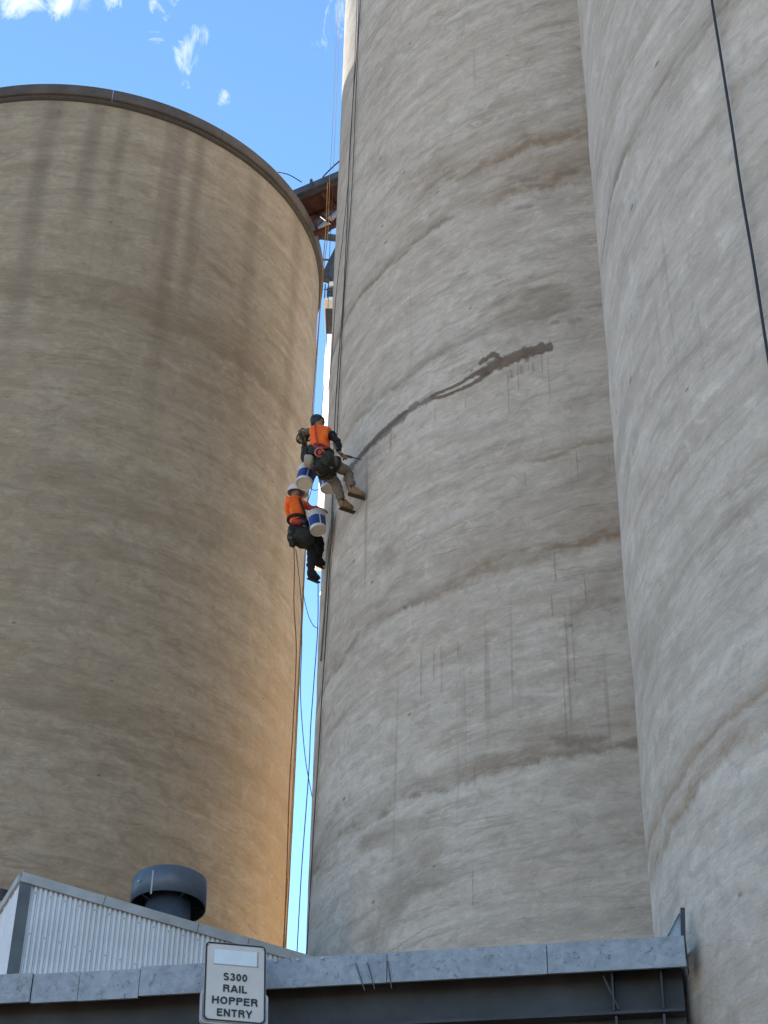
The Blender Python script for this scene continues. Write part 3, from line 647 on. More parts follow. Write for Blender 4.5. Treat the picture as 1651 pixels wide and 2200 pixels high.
# vent cowl on the roof
vc = at_d(361, 1951, 19.9)                               # centre of the cowl's open bottom
M_vent = mat('slate_blue_paint', (.085, .115, .165), .42, var=.18, scale=3, spec=.6)
vt = thing('roof_vent', (vc.x, vc.y, vc.z - .5), 'round slate blue vent cowl on a short neck above the shed roof', 'vent')
RV, HV = .475, .345
ta = Vector((vc.x, vc.y, 0)).normalized(); VZ = (Vector((0, 0, 1)) + ta * .12).normalized(); VX = Vector((ta.y, -ta.x, 0)); VA = (VX, VZ.cross(VX), VZ)
bm = bmesh.new(); lathe(bm, [(RV - .012, .01), (RV - .012, HV - .01), (.02, HV - .01), ], vc, 64, VA); obj('cowl_inside', bm, mat('dark_vent_lining', (.05, .05, .05), .8), vt, True)
bm = bmesh.new(); lathe(bm, [(RV - .010, 0), (RV, 0), (RV, HV), (RV - .01, HV + .012), (.02, HV + .10)], vc, 64, VA); cw = obj('cowl', bm, M_vent, vt); 
for p in cw.data.polygons: p.use_smooth = abs(p.normal.dot(VZ)) < .3
ang = math.atan2(-vc.y, -vc.x)
bm = bmesh.new(); aa = ang - .48; q = Vector((math.cos(aa), math.sin(aa), 0)); box(bm, vc + q * (RV + .004) + VZ * (HV / 2) - VZ * .0, .006, .022, HV - .02, ((q - VZ * q.dot(VZ)).normalized(), VZ.cross(q).normalized(), VZ)); obj('seam', bm, M_barge, vt)
bm = bmesh.new(); aa = ang - .95; q = Vector((math.cos(aa), math.sin(aa), 0)); tube(bm, [vc + q * RV + Vector((0, 0, .22)), vc + q * (RV + .012) + Vector((0, 0, .22))], .014, 8); obj('rivet', bm, M_pale, vt)
bm = bmesh.new(); zb = top_at(((Vector((vc.x, vc.y, 0)) - Vector((c0.x, c0.y, 0))).dot(sdir))) - vc.z - .2
lathe(bm, [(.29, zb), (.29, .17), (.275, .17), (.275, zb)], vc, 40); obj('neck', bm, M_vent, vt, True)
for k in range(4):
    bm = bmesh.new(); a_ = ang + .5 + k * PI / 2; q = Vector((math.cos(a_), math.sin(a_), 0)); beam(bm, vc + q * .27 + Vector((0, 0, .05)), vc + q * (RV - .015) + Vector((0, 0, .12)), .025, .008); obj('strut', bm, M_flash, vt)
# small bin with a dark lid at the left border
bc = at_d(-12, 1960, 21.5)
bn = thing('storage_bin', (bc.x, bc.y, 0), 'mottled grey bin with a dark lid cut by the left border beside the shed', 'bin')
bm = bmesh.new(); lathe(bm, [(.22, 0), (.22, bc.z + .10)], (bc.x, bc.y, 0), 32); obj('body', bm, mat('mottled_grey', (.42, .42, .44), .7, var=.3, scale=9), bn, True)
bm = bmesh.new(); lathe(bm, [(.2, bc.z + .10), (.26, bc.z + .10), (.26, bc.z + .24), (.02, bc.z + .28)], (bc.x, bc.y, 0), 32); obj('lid', bm, M_dark, bn)

# ------------------------------------------------------------------ sign
SIGN = dict(c=(-.935, 10.73, EYE + 3.477), yaw=26.2, lean=10.7, roll=-.6, w=.417, h=.5725, out=.40)
n_ = Matrix.Rotation(math.radians(SIGN['yaw']), 3, 'Z') @ bn_
sc_ = Vector(SIGN['c']); sx = Vector((-n_.y, n_.x, 0)).normalized(); _l = math.radians(SIGN['lean']); _r = math.radians(SIGN['roll'])
up2 = Z3 * math.cos(_l) - n_ * math.sin(_l); sx, sz = sx * math.cos(_r) - up2 * math.sin(_r), up2 * math.cos(_r) + sx * math.sin(_r)
n_ = sx.cross(sz).normalized()
sg = thing('sign', sc_, 'white S300 RAIL HOPPER ENTRY sign with black border fixed to the beam', 'sign')
def rr_plate(w, h, r, t, out, ring=None, dx=0, dy=0):
    bm = bmesh.new(); pts = []
    for (cx_, cy_, a0) in ((w / 2 - r, h / 2 - r, 0), (-w / 2 + r, h / 2 - r, 90), (-w / 2 + r, -h / 2 + r, 180), (w / 2 - r, -h / 2 + r, 270)):
        for k in range(7): a = math.radians(a0 + 15 * k); pts.append((cx_ + r * math.cos(a) + dx, cy_ + r * math.sin(a) + dy))
    T = lambda p, o: sc_ + sx * p[0] + sz * p[1] + n_ * o
    f0 = [bm.verts.new(T(p, out)) for p in pts]; b0 = [bm.verts.new(T(p, out - t)) for p in pts]; m = len(pts)
    for k in range(m): bm.faces.new((f0[k], b0[k], b0[(k + 1) % m], f0[(k + 1) % m]))
    if ring is None: bm.faces.new(f0); bm.faces.new(b0[::-1])
    else:
        sc2 = ((w - 2 * ring) / w, (h - 2 * ring) / h)
        ip = [((p[0] - dx) * sc2[0] + dx, (p[1] - dy) * sc2[1] + dy) for p in pts]
        f1 = [bm.verts.new(T(p, out)) for p in ip]; b1 = [bm.verts.new(T(p, out - t)) for p in ip]
        for k in range(m):
            j = (k + 1) % m
            bm.faces.new((f0[k], f0[j], f1[j], f1[k])); bm.faces.new((b0[k], b1[k], b1[j], b0[j])); bm.faces.new((f1[k], f1[j], b1[j], b1[k]))
    bmesh.ops.recalc_face_normals(bm, faces=bm.faces); return bm
SW, SH = SIGN['w'], SIGN['h']
M_signw = mat('sign_white', (.60, .555, .535), .55, var=.04, scale=6)
M_stick = mat('sticker_white', (.68, .74, .80), .4, var=.04, scale=8)
M_blk = mat('sign_black', (.02, .02, .022), .5)
obj('plate', rr_plate(SW, SH, .03, .004, 0), M_signw, sg)
obj('border', rr_plate(SW - .004, SH - .004, .03, .003, .002, .012), M_blk, sg)
obj('blank_sticker', rr_plate(SW * .70, SH * .185, .002, .003, .004, None, -.002, SH * .313), M_stick, sg)
obj('sticker_edge', rr_plate(SW * .73, SH * .20, .002, .002, .0018, None, .004, SH * .308), mat('old_print_grey', (.36, .36, .37), .6), sg)
obj('backing_frame', rr_plate(SW + .035, SH * .42, .035, .03, -.012, .014, .0, -SH * .31), M_pale, sg)
for a_ in (-.2, .2):
    bm = bmesh.new(); p = sc_ + sx * (SW * a_) ; beam(bm, p - n_ * .03, p - n_ * .03 - bn_ * (SIGN['out'] - .12), .03, .03); obj('mount', bm, M_greysteel, sg)
def arc(cx_, cy_, rx, ry, a0, a1, n=10): return [(cx_ + rx * math.cos(math.radians(a0 + (a1 - a0) * k / n)), cy_ + ry * math.sin(math.radians(a0 + (a1 - a0) * k / n))) for k in range(n + 1)]
T_ = .102                                                 # half stroke, cap height 1
def glyphs():
    t = T_; G = {}
    G['H'] = (.78, [[(t, 0), (t, 1)], [(.78 - t, 0), (.78 - t, 1)], [(t, .52), (.78 - t, .52)]])
    G['E'] = (.68, [[(t, 0), (t, 1)], [(t, 1 - t), (.68, 1 - t)], [(t, .53), (.63, .53)], [(t, t), (.68, t)]])
    G['N'] = (.78, [[(t, 0), (t, 1)], [(.78 - t, 0), (.78 - t, 1)], [(t, .96), (.78 - t, .04)]])
    G['T'] = (.72, [[(0, 1 - t), (.72, 1 - t)], [(.36, 0), (.36, 1)]])
    G['Y'] = (.78, [[(.05, 1), (.39, .44)], [(.73, 1), (.39, .44)], [(.39, .5), (.39, 0)]])
    G['I'] = (.2, [[(.1, 0), (.1, 1)]])
    G['L'] = (.62, [[(t, 0), (t, 1)], [(t, t), (.62, t)]])
    G['A'] = (.82, [[(.06, 0), (.39, .97)], [(.76, 0), (.43, .97)], [(.18, .30), (.64, .30)]])
    bowl = [(t, 1 - t), (.42, 1 - t)] + arc(.42, .735, .21, .18, 90, -90)[1:] + [(t, .555 - .0)]
    G['P'] = (.70, [[(t, 0), (t, 1)], bowl])
    b2 = [(t, 1 - t), (.44, 1 - t)] + arc(.44, .735, .21, .18, 90, -90)[1:] + [(t, .555)]
    G['R'] = (.76, [[(t, 0), (t, 1)], b2, [(.46, .55), (.60, .42), (.64, .22), (.68, 0)]])
    G['O'] = (.84, [arc(.42, .5, .42 - t, .5 - t, 0, 360, 24)])
    G['0'] = (.64, [arc(.32, .5, .32 - t, .5 - t, 0, 360, 24)])
    G['3'] = (.64, [arc(.31, .735, .20, .18, 165, -90, 14) , arc(.31, .305, .235, .22, 90, -170, 16)])
    G['S'] = (.70, [arc(.35, .72, .25, .195, 25, 90, 5)[:-1] + arc(.35, .72, .245, .195, 90, 215, 10) + [(.35, .51)] + arc(.35, .29, .265, .205, 60, -155, 16)])
    return G
GL = glyphs()
def letters(txt, cy_, hgt, wid):
    sp_ = .15; W_ = sum(GL[ch_][0] for ch_ in txt) + sp_ * (len(txt) - 1); kx = wid / W_; x = -wid / 2; bm = bmesh.new(); lay = 0
    for ch_ in txt:
        gw, strokes = GL[ch_]
        for st_ in strokes:
            lay = (lay + 1) % 5; P_ = [Vector((a, b)) for a, b in st_]; Lp, Rp = [], []; cl_ = (P_[0] - P_[-1]).length < 1e-4
            for i, p in enumerate(P_):
                a = P_[i - 1] if i > 0 else (P_[-2] if cl_ else None); b = P_[i + 1] if i < len(P_) - 1 else (P_[1] if cl_ else None)
                d1 = (p - a).normalized() if a is not None else None; d2 = (b - p).normalized() if b is not None else None
                d1 = d1 or d2; d2 = d2 or d1; d = (d1 + d2).normalized(); m_ = 1 / max(.6, d.dot(d1)); nn = Vector((-d.y, d.x)) * T_ * m_
                Lp.append(p + nn); Rp.append(p - nn)
            f = lambda q: bm.verts.new(sc_ + sx * (x + q.x * kx) + sz * (cy_ + (q.y - .5) * hgt) + n_ * (.0042 + lay * .00015))
            Lv = [f(q) for q in Lp]; Rv = [f(q) for q in Rp]
            for k in range(len(P_) - 1): bm.faces.new((Lv[k], Rv[k], Rv[k + 1], Lv[k + 1]))
        x += (gw + sp_) * kx
    return obj('lettering', bm, M_blk, sg)
for a_ in (-.44, .44):
    for b_ in (-.46, .46):
        bm = bmesh.new(); p = sc_ + sx * (SW * a_) + sz * (SH * b_); tube(bm, [p, p + n_ * .008], .006, 8); obj('bolt', bm, M_pale, sg)
LS = SH / 176.0
letters('S300', SH / 2 - 77 * LS, 16.5 * LS, SW * .385)
letters('RAIL', SH / 2 - 103 * LS, 16.5 * LS, SW * .385)
letters('HOPPER', SH / 2 - 130 * LS, 16.5 * LS, SW * .73)
letters('ENTRY', SH / 2 - 156.5 * LS, 16.5 * LS, SW * .56)

# ------------------------------------------------------------------ people
def skin(name, nodes, edges, root, m, parent, sub=2, at=None):
    """nodes: name -> (pos, radius or (rx, ry))"""
    me = bpy.data.meshes.new(name); keys = list(nodes); ix = {k: i for i, k in enumerate(keys)}; o_at = org(parent)
    me.from_pydata([nodes[k][0] - o_at for k in keys], [(ix[a], ix[b]) for a, b in edges], [])
    o = bpy.data.objects.new(name, me); COL.objects.link(o)
    o.modifiers.new('skin', 'SKIN'); sv = me.skin_vertices[0].data if me.skin_vertices else None
    if sv is None:
        bm_ = bmesh.new(); bm_.from_mesh(me); bm_.verts.layers.skin.verify(); bm_.to_mesh(me); bm_.free(); sv = me.skin_vertices[0].data
    for k in keys:
        r = nodes[k][1]; sv[ix[k]].radius = (r, r) if isinstance(r, (int, float)) else r; sv[ix[k]].use_root = (k == root)
    o.modifiers['skin'].use_smooth_shade = True
    sm = o.modifiers.new('sub', 'SUBSURF'); sm.levels = sub; sm.render_levels = sub
    dg = bpy.context.evaluated_depsgraph_get(); dg.update(); me2 = bpy.data.meshes.new_from_object(o.evaluated_get(dg)); bpy.data.objects.remove(o)
    if name in ('shirt', 'trousers', 'sleeve'):
        for w in me2.vertices:
            q = w.co * 9.0; q.z *= 2.2
            w.co += w.normal * (.020 * noise.noise(q + Vector((len(name), 3, 1))) + .008 * noise.noise(q * 2.7))
    for p in me2.polygons: p.use_smooth = True
    me2.name = name
    return link(name, me2, m, parent, o_at)
M_skin = mat('skin', (.26, .15, .10), .6, var=.1, scale=20)
M_orange = mat('hi_vis_orange', (1.0, .15, .010), .75, var=.07, scale=14, bump=.5, bscale=18)
M_navy = mat('navy_cloth', (.014, .014, .022), .9, var=.3, scale=14, bump=.5, bscale=20)
M_khaki = mat('khaki_trousers', (.175, .150, .128), .9, var=.2, scale=10, bump=.6, bscale=16)
M_black = mat('black_webbing', (.014, .016, .014), .7, var=.3, scale=20)
M_olive = mat('olive_camo', (.13, .11, .075), .9, var=.5, scale=22)
M_tan = mat('tan_leather', (.26, .165, .09), .8, var=.25, scale=25)
M_sole = mat('boot_sole', (.045, .035, .028), .8)
M_redg = mat('red_gear', (.42, .045, .03), .6, var=.2, scale=20)
M_helm = mat('helmet_white', (.62, .60, .64), .4, var=.05)
M_cap = mat('dark_helmet', (.010, .010, .014), .5)
M_greygear = mat('grey_metal_gear', (.14, .14, .15), .35, .6)

def body(J, parent):
    """full continuous figure with hands; J: joint positions"""
    n = {}; e = []
    def add(k, p, r, par=None):
        n[k] = (Vector(p), r)
        if par: e.append((par, k))
    pel = J['pelvis']; ch = J['chest']; nk = J['neck']; hd = J['head']; fw = J['face']
    add('pelvis', pel, .125); add('waist', pel.lerp(ch, .5), .11, 'pelvis'); add('chest', ch, .13, 'waist'); add('neck', nk, .055, 'chest')
    add('skull0', nk.lerp(hd, .6), .075, 'neck'); add('skull1', hd, .095, 'skull0'); add('skull2', hd + (hd - nk).normalized() * .09, .06, 'skull1')
    add('nose', hd + fw * .105 - (hd - nk).normalized() * .01, .016, 'skull1')
    rt_ = (hd - nk).cross(fw).normalized()
    add('ear_a', hd + rt_ * .09, .02, 'skull1'); add('ear_b', hd - rt_ * .09, .02, 'skull1')
    for s in 'lr':
        sh, el, wr, hn = J['sh' + s], J['el' + s], J['wr' + s], J['hn' + s]
        add('sh' + s, sh, .06, 'chest'); add('el' + s, el, .043, 'sh' + s); add('wr' + s, wr, .028, 'el' + s); d = (hn - wr).normalized()
        pm = wr + d * .075; add('palm' + s, pm, .032, 'wr' + s)
        sd_ = d.cross(Vector((.3, -.8, .5))).normalized(); cu_ = sd_.cross(d).normalized()
        for k in range(4):
            L1 = (.036, .042, .040, .032)[k]; b_ = pm + sd_ * (k - 1.5) * .019 + d * .02; m1 = b_ + d * L1; m2 = m1 + (d * .6 - cu_ * .8) * L1 * .8
            add(f'f{k}a{s}', b_, .0095, 'palm' + s); add(f'f{k}b{s}', m1, .009, f'f{k}a{s}'); add(f'f{k}c{s}', m2, .0085, f'f{k}b{s}')
        add('t1' + s, pm - d * .03 + sd_ * .035, .011, 'palm' + s); add('t2' + s, pm + sd_ * .05 - cu_ * .02 + d * .01, .010, 't1' + s)
        hp, kn, an, to = J['hp' + s], J['kn' + s], J['an' + s], J['to' + s]
        add('hp' + s, hp, .085, 'pelvis'); add('kn' + s, kn, .055, 'hp' + s); add('an' + s, an, .038, 'kn' + s)
        add('to' + s, to, .03, 'an' + s)
    return skin('body', n, e, 'pelvis', M_skin, parent)
def chain(name, pts, m, parent, sub=3):
    n = {str(i): (Vector(p), r) for i, (p, r) in enumerate(pts)}; e = [(str(i), str(i + 1)) for i in range(len(pts) - 1)]
    return skin(name, n, e, '0', m, parent, sub)
def trousers(J, m, parent, cuff=.75, rs=(.15, .115, .080, .070)):
    n = {'w': (J['pelvis'].lerp(J['chest'], .35), rs[0] * .9), 'p': (J['pelvis'], rs[0])}; e = [('w', 'p')]
    for s in 'lr':
        n['h' + s] = (J['hp' + s], rs[1]); n['m' + s] = (J['hp' + s].lerp(J['kn' + s], .55), rs[1] * .85); n['k' + s] = (J['kn' + s], rs[2]); n['c' + s] = (J['kn' + s].lerp(J['an' + s], .5), rs[2] * .93); n['a' + s] = (J['kn' + s].lerp(J['an' + s], cuff), rs[3])
        e += [('p', 'h' + s), ('h' + s, 'm' + s), ('m' + s, 'k' + s), ('k' + s, 'c' + s), ('c' + s, 'a' + s)]
    return skin('trousers', n, e, 'p', m, parent, 3)
def shirt(J, m, parent, low=.22):
    n = {'c': (J['chest'], .158), 'w': (J['chest'].lerp(J['pelvis'], .55), .138), 'b': (J['chest'].lerp(J['pelvis'], .82), .135), 't': (J['chest'].lerp(J['neck'], .85), .095)}
    e = [('t', 'c'), ('c', 'w'), ('w', 'b')]
    for s in 'lr':
        n['s' + s] = (J['sh' + s], .085); n['u' + s] = (J['sh' + s].lerp(J['el' + s], low), .072); e += [('c', 's' + s), ('s' + s, 'u' + s)]
    return skin('shirt', n, e, 'c', m, parent, 3)
def sleeve(J, s, m, parent, a=.1):
    return chain('sleeve', [(J['sh' + s].lerp(J['el' + s], a), .068), (J['sh' + s].lerp(J['el' + s], .6), .062), (J['el' + s], .056), (J['el' + s].lerp(J['wr' + s], .5), .048), (J['wr' + s].lerp(J['hn' + s], -.05), .040)], m, parent)
def boot(J, s, m, parent, sm=None):
    an, to, kn = J['an' + s], J['to' + s], J['kn' + s]; d = (to - an); fdir = d.normalized(); sh = (kn - an).normalized(); heel = an - fdir * .045 - sh * .045
    n = {'t': (an.lerp(kn, .26), .062), 'a': (an, .064), 'h': (heel, .052), 'm': (an.lerp(to, .5) - sh * .015, .056), 'e': (to - fdir * .015, .050)}
    b = skin('boot', n, [('t', 'a'), ('a', 'h'), ('a', 'm'), ('m', 'e')], 'a', m, parent)
    bm = bmesh.new(); dn = -(sh - fdir * sh.dot(fdir)).normalized(); sdv = fdir.cross(dn)
    bs = heel.dot(dn) + .030; q0_ = heel - fdir * .02; q1_ = to + fdir * .015; p0 = q0_ + dn * (bs - q0_.dot(dn)); p1 = q1_ + dn * (bs - q1_.dot(dn))
    vs = box(bm, (p0 + p1) / 2, (p1 - p0).length * (.84 if sm else 1), .080, .026, (fdir, sdv, dn)); bmesh.ops.bevel(bm, geom=bm.edges[:], offset=.008, segments=2, affect='EDGES'); obj('sole', bm, sm or M_sole, b)
def strap(name, pts, r, m, parent, n=6): bm = bmesh.new(); tube(bm, smooth_path(pts, 5), r, n); return obj(name, bm, m, parent, True)
def lump(name, c, rx, ry, rz, m, parent, rough_=.15):
    bm = bmesh.new(); bmesh.ops.create_icosphere(bm, subdivisions=3, radius=1)
    for w in bm.verts:
        p = w.co.copy(); k = 1 + rough_ * noise.noise(p * 2.3 + Vector(c)); pw = Vector([math.copysign(abs(x) ** .8, x) for x in p]); w.co = Vector(c) + Vector((pw.x * rx * k, pw.y * ry * k, pw.z * rz * k))
    return obj(name, bm, m, parent, True)
def helmet(J, m, parent, peak=True, k=1.0):
    hd, nk, fw = J['head'], J['neck'], J['face']; up_ = (hd - nk).normalized(); rt_ = up_.cross(fw).normalized(); f2 = rt_.cross(up_)
    prof = [(a * k, b * k) for a, b in [(.118, -.015), (.122, .0), (.121, .03), (.112, .065), (.092, .098), (.06, .12), (.02, .13), (.004, .131)]]
    bm = bmesh.new(); lathe(bm, prof, hd + up_ * .02, 28, (f2 * 1.12, rt_, up_)); h = obj('helmet', bm, m, parent, True)
    if peak:
        bm = bmesh.new(); lathe(bm, [(.116, .0), (.165, -.012), (.163, -.018), (.114, -.006)], hd + up_ * .02, 12, (f2 * 1.12, rt_, up_), -.8, .8); obj('peak', bm, m, h, True)
    strap('chin_strap', [hd + rt_ * .11 + up_ * .02, hd + rt_ * .09 - up_ * .07 + f2 * .03, hd - up_ * .115 + f2 * .05, hd - rt_ * .09 - up_ * .07 + f2 * .03, hd - rt_ * .11 + up_ * .02], .007, M_black, h)
    return h

# --- upper climber
Y = 19.40
J = dict(pelvis=at_y(694, 996, Y), chest=at_y(687, 939, Y + .03), neck=at_y(685, 918, Y + .06), head=at_y(683, 907, Y + .14),
         shl=at_y(672, 924, Y - .02), ell=at_y(652, 934, Y + .10), wrl=at_y(656, 955, Y + .22), hnl=at_y(664, 965, Y + .24),
         shr=at_y(706, 928, Y + .02), elr=at_y(727, 950, Y + .02), wrr=at_y(729, 972, Y + .06), hnr=at_y(737, 978, Y + .08),
         hpl=at_y(693, 1008, Y + .02), knl=at_y(722, 1036, Y + .28), anl=at_y(737, 1084, Y + .36), tol=at_y(761, 1092, Y + .46),
         hpr=at_y(710, 993, Y - .02), knr=at_y(748, 1014, Y + .22), anr=at_y(757, 1055, Y + .21), tor=at_y(786, 1063, Y + .21),
         face=Vector((.75, .6, -.25)).normalized())
for a, b in (('pelvis', 'chest'), ('chest', 'head'), ('shr', 'elr'), ('elr', 'wrr'), ('hpl', 'knl'), ('knl', 'anl'), ('hpr', 'knr'), ('knr', 'anr'), ('anr', 'tor')): print('W1', a, b, round((J[a] - J[b]).length, 2))
w1 = thing('person', J['pelvis'] - Vector((0, 0, .9)), 'upper climber in orange vest and black sleeves with tan boots against the silo', 'person')
body(J, w1); trousers(J, M_khaki, w1, .86)
shirt(J, M_orange, w1, .12); sleeve(J, 'r', M_navy, w1, .05); sleeve(J, 'l', M_olive, w1, .05)
boot(J, 'l', M_tan, w1); boot(J, 'r', M_tan, w1)
for s in 'lr':
    strap('sock', [J['kn' + s].lerp(J['an' + s], .80), J['kn' + s].lerp(J['an' + s], .92)], .058, M_black, w1, 12)
helmet(J, M_cap, w1, False, .86)
def hair(J, parent, k=1.0):
    up_ = (J['head'] - J['neck']).normalized(); lump('hair', J['head'] - J['face'] * .035 - up_ * .015, .098 * k, .098 * k, .115 * k, M_cap, parent, .12)
hair(J, w1, .86)
P = J['pelvis']; px_ = Vector((1, 0, 0)); 
def ring(name, c, r, rad, m, parent, nrm=Vector((0, 0, 1)), flat=1.0):
    a = nrm.cross(Vector((0, 1, .1))).normalized(); b = nrm.cross(a).normalized()
    return strap(name, [Vector(c) + a * math.cos(t) * r + b * math.sin(t) * r * flat for t in [2 * PI * k / 12 for k in range(13)]], rad, m, parent)
hn = ring('harness', J['pelvis'].lerp(J['chest'], .36), .155, .035, M_black, w1)
ring('leg_loop', J['hpr'].lerp(J['knr'], .25), .118, .024, M_black, hn, (J['knr'] - J['hpr']).normalized()); ring('leg_loop', J['hpl'].lerp(J['knl'], .25), .118, .024, M_black, hn, (J['knl'] - J['hpl']).normalized())
strap('shoulder_strap', [J['chest'].lerp(J['pelvis'], .7) + Vector((-.05, -.15, 0)), J['chest'] + Vector((-.06, -.165, .02)), J['shl'].lerp(J['neck'], .5) + Vector((0, -.06, .06))], .014, M_redg, hn)
lump('work_seat', P + Vector((.01, -.02, -.07)), .165, .15, .13, M_black, w1, .35)
lump('hip_bag', at_y(703, 985, Y - .17), .10, .08, .12, mat('dark_olive_bag', (.032, .036, .028), .8, var=.4, scale=18), w1, .4)
lump('chalk_pouch', at_y(664, 990, Y - .10), .075, .07, .10, mat('beige_canvas', (.36, .32, .25), .9), w1, .2)
lump('tool_bag', at_y(655, 975, Y - .05), .055, .06, .14, M_black, w1, .4)
lump('radio_pouch', at_y(675, 968, Y - .12), .09, .06, .09, M_black, w1, .4)
ring('sling', at_y(688, 958, Y - .16), .10, .017, M_redg, w1, Vector((.1, -1, .4)).normalized(), .55)
ring('descender', at_y(687, 972, Y - .24), .062, .016, mat('pink_alloy', (.42, .17, .16), .4, .4), w1, Vector((.1, -.9, -.4)).normalized())
lump('descender_body', at_y(688, 972, Y - .25), .035, .025, .045, M_redg, w1)
for (x, y) in ((719, 955), (672, 1000), (712, 1004), (722, 962)): ring('carabiner', at_y(x, y, Y - .14), .030, .006, M_greygear, w1, Vector((.3, -.8, .3)).normalized(), .6)
rope([J['chest'] + Vector((-.02, .10, .0)), at_y(700, 880, Y + .5), at_y(714, 760, Y + 1.1), at_y(722, 640, Y + 1.6), on_cyl(740, 480, CB, R, .05), on_cyl(752, 340, CB, R, .05), on_cyl(764, 100, CB, R, .05), on_cyl(770, -80, CB, R, .05)], M_ropeD, .006, 'working rope running up the silo from the upper climber')
# gear bundle at his left shoulder
gb = thing('rope_bundle', at_y(650, 945, Y + .1) - Vector((0, 0, .15)), 'olive rope bundle hanging at the upper climber left shoulder', 'rope')
for k in range(7):
    a_ = random.uniform(0, PI); ring('rope_coil', at_y(651 + random.uniform(-5, 6), 943 + random.uniform(-10, 10), Y + .12), random.uniform(.07, .12), .013, M_olive, gb, Vector((math.cos(a_), math.sin(a_) * .8 - .5, .3)).normalized(), random.uniform(.5, .9))
# caulking tool
tl = thing('grouting_tool', J['hnr'], 'thin grouting gun held by the upper climber against the crack', 'tool')
tip = on_cyl(776, 987, CB, R, .02); hand = J['hnr'] + Vector((0, 0, .0)); d_ = (tip - hand)
bm = bmesh.new(); tube(bm, [hand + d_ * .08, hand + d_ * .45], .022, 12); obj('barrel', bm, M_greygear, tl, True)
bm = bmesh.new(); tube(bm, [hand + d_ * .45, hand + d_ * .52, tip], [.020, .010, .007], 10); obj('nozzle', bm, M_dark, tl, True)
bm = bmesh.new(); tube(bm, [hand + d_ * .12, hand + d_ * .04 + Vector((0, 0, -.08))], .014, 8); obj('grip', bm, M_dark, tl, True)

# --- lower climber
Y = 20.90
J = dict(pelvis=at_y(646, 1141, Y), chest=at_y(634, 1089, Y + .02), neck=at_y(636, 1072, Y + .03), head=at_y(637, 1060, Y + .03),
         shl=at_y(622, 1077, Y - .08), ell=at_y(620, 1103, Y + .06), wrl=at_y(634, 1122, Y + .16), hnl=at_y(642, 1124, Y + .2),
         shr=at_y(647, 1078, Y + .06), elr=at_y(665, 1092, Y + .02), wrr=at_y(686, 1092, Y + .14), hnr=at_y(695, 1096, Y + .16),
         hpl=at_y(644, 1150, Y - .04), knl=at_y(671, 1178, Y + .16), anl=at_y(668, 1234, Y + .28), tol=at_y(689, 1243, Y + .40),
         hpr=at_y(656, 1143, Y + .06), knr=at_y(689, 1163, Y + .28), anr=at_y(684, 1205, Y + .42), tor=at_y(700, 1212, Y + .50),
         face=Vector((.85, .45, -.1)).normalized())
for a, b in (('pelvis', 'chest'), ('chest', 'head'), ('shr', 'elr'), ('elr', 'wrr'), ('hpl', 'knl'), ('knl', 'anl'), ('hpr', 'knr'), ('knr', 'anr'), ('anr', 'tor')): print('W2', a, b, round((J[a] - J[b]).length, 2))
w2 = thing('person', J['pelvis'] - Vector((0, 0, .9)), 'lower climber in orange shirt and dark shorts hanging between the silos', 'person')
body(J, w2); trousers(J, M_navy, w2, .9, (.175, .135, .082, .062))
shirt(J, M_orange, w2, .12); sleeve(J, 'r', mat('faded_red_orange', (.62, .075, .03), .8, var=.15, scale=14, bump=.5), w2, .05); sleeve(J, 'l', M_orange, w2, .05)
boot(J, 'l', M_navy, w2, M_black); boot(J, 'r', M_navy, w2, M_black); helmet(J, M_helm, w2, True, 1.08)
hn = ring('harness', J['pelvis'].lerp(J['chest'], .45), .152, .030, M_black, w2)
strap('chest_strap', [J['shr'].lerp(J['neck'], .2) + Vector((-.02, -.07, .03)), J['chest'] + Vector((.10, -.16, -.02)), J['chest'].lerp(J['pelvis'], .5) + Vector((.12, -.15, 0))], .020, M_navy, hn)
lump('work_seat', at_y(652, 1155, Y - .02), .17, .17, .16, M_black, w2, .3)
lump('red_pouch', at_y(638, 1122, Y - .17), .085, .05, .045, M_redg, w2, .2)
lump('hip_bag', at_y(628, 1148, Y - .06), .07, .07, .16, M_black, w2, .4)
lump('hip_bag', at_y(629, 1165, Y - .06), .05, .05, .09, M_black, w2, .4)
for (x, y) in ((651, 1120), (622, 1142), (624, 1155), (655, 1130)): ring('carabiner', at_y(x, y, Y - .17), .032, .007, M_greygear, w2, Vector((.3, -.8, .3)).normalized(), .6)
rope([J['chest'] + Vector((.16, .05, 0)), at_y(672, 1040, Y + .05), at_y(686, 940, Y + .2), at_y(697, 820, Y + .5), at_y(704, 700, Y + .9), at_y(708, 560, Y + 1.4), at_y(716, 400, Y + 2.2)], M_ropeD, .006, 'dark rope rising from the lower climber through the gap')

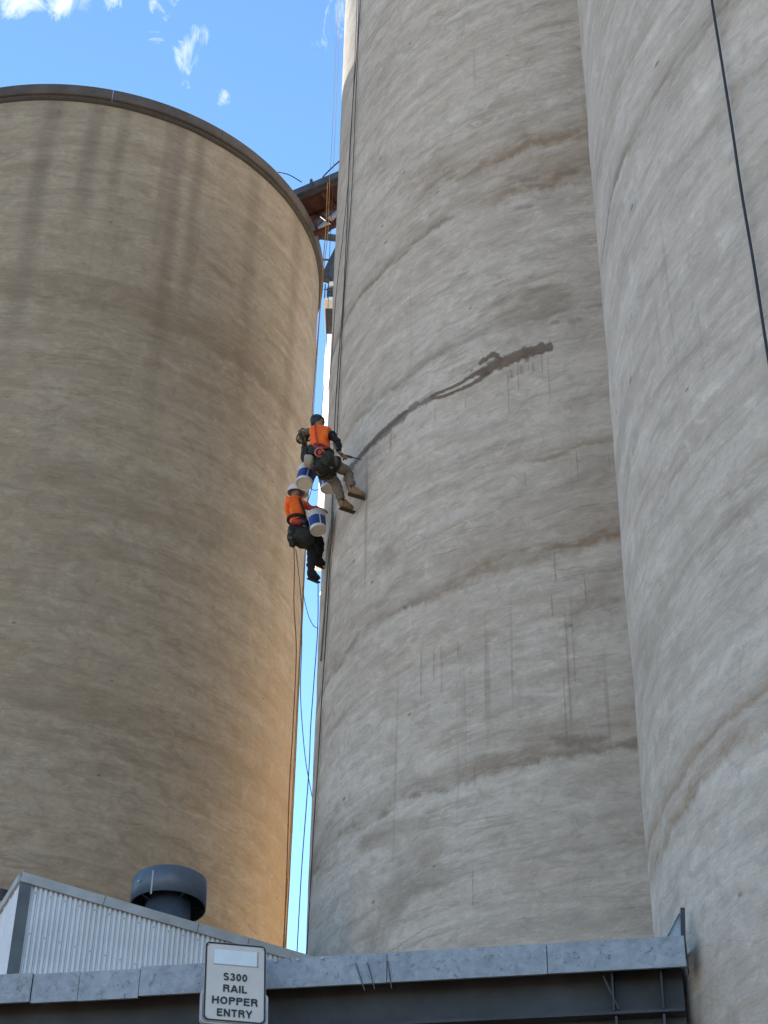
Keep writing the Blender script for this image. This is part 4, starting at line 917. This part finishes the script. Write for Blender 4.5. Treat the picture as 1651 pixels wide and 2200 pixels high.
# --- pails
M_pail = mat('white_plastic', (.70, .71, .72), .35, var=.05)
M_pailb = mat('grey_white_plastic', (.58, .58, .54), .45, var=.06)
M_bluel = mat('blue_label', (.015, .045, .24), .4, var=.1)
def pail(top, bot, label, turn=0.0):
    ax = (top - bot).normalized(); X = ax.cross(Vector((0, 1, .2))).normalized(); Yv = ax.cross(X); H = .34
    mid = (top + bot) / 2; b0 = mid - ax * H / 2
    t = thing('pail', b0, label, 'bucket', 'blue labelled pails hanging by the climbers')
    rb, rt2 = .122, .140
    bm = bmesh.new(); lathe(bm, [(rb - .012, .012), (rb, 0), (rb + .002, .01), (rt2, H), (rt2 - .005, H), (rb - .004, .02)], b0, 32, (X, Yv, ax)); obj('wall', bm, M_pail, t, True)
    bm = bmesh.new(); lathe(bm, [(.001, .014), (rb - .012, .014), (rb - .010, .004)], b0, 32, (X, Yv, ax)); obj('base', bm, M_pailb, t)
    for z in (.80, .90): bm = bmesh.new(); r_ = rb + (rt2 - rb) * z; lathe(bm, [(r_, H * z), (r_ + .009, H * z + .003), (r_ + .009, H * z + .011), (r_, H * z + .014)], b0, 32, (X, Yv, ax)); obj('rim_rib', bm, M_pail, t, True)
    bm = bmesh.new(); lathe(bm, [(rt2 + .004, H - .012), (rt2 + .008, H), (rt2, H + .012), (.02, H + .016), (.001, H + .016)], b0, 32, (X, Yv, ax)); obj('lid', bm, M_pail, t)
    for a_ in (turn, turn + 1.57, turn + 3.14, turn + 4.71):
        bm = bmesh.new(); lathe(bm, [(rb + (rt2 - rb) * .16 + .002, H * .16), (rb + (rt2 - rb) * .70 + .002, H * .70)], b0, 10, (X, Yv, ax), a_, a_ + 1.42); obj('label', bm, M_bluel, t, True)
    strap('handle', [b0 + ax * (H * .88) + X * (rt2 + .01), b0 + ax * (H + .12) + X * .09, b0 + ax * (H + .16), b0 + ax * (H + .12) - X * .09, b0 + ax * (H * .88) - X * (rt2 + .01)], .005, M_greygear, t)
    return t
pail(at_y(663, 1006, 19.75), at_y(652, 1046, 19.60), 'tilted blue and white pail directly above the lower climber head', .3)
pail(at_y(703, 1015, 20.15), at_y(706, 1050, 20.15), 'blue and white pail behind the upper climber left leg', 1.0)
pail(at_y(679, 1104, 20.78), at_y(685, 1144, 20.70), 'blue and white pail under the lower climber outstretched hand', 2.05)
strap_r = rope([at_y(667, 1046, 19.8), at_y(672, 1052, 19.9), at_y(680, 1053, 20.0), at_y(690, 1050, 20.1)], M_ropeD, .006, 'short dark cord sagging between the two upper pails')
rope([at_y(665, 1000, 19.72), at_y(672, 988, 19.6), at_y(680, 978, 19.45)], M_ropeD, .006, 'cord tying the tilted pail to the upper climber harness')
rope([at_y(703, 1006, 20.1), at_y(702, 992, 19.8), at_y(700, 980, 19.5)], M_ropeD, .006, 'cord tying the pail behind the leg to the harness')
rope([at_y(679, 1094, 20.8), at_y(668, 1104, 20.85), at_y(658, 1120, 20.82)], M_ropeD, .006, 'cord tying the lowest pail to the lower climber')
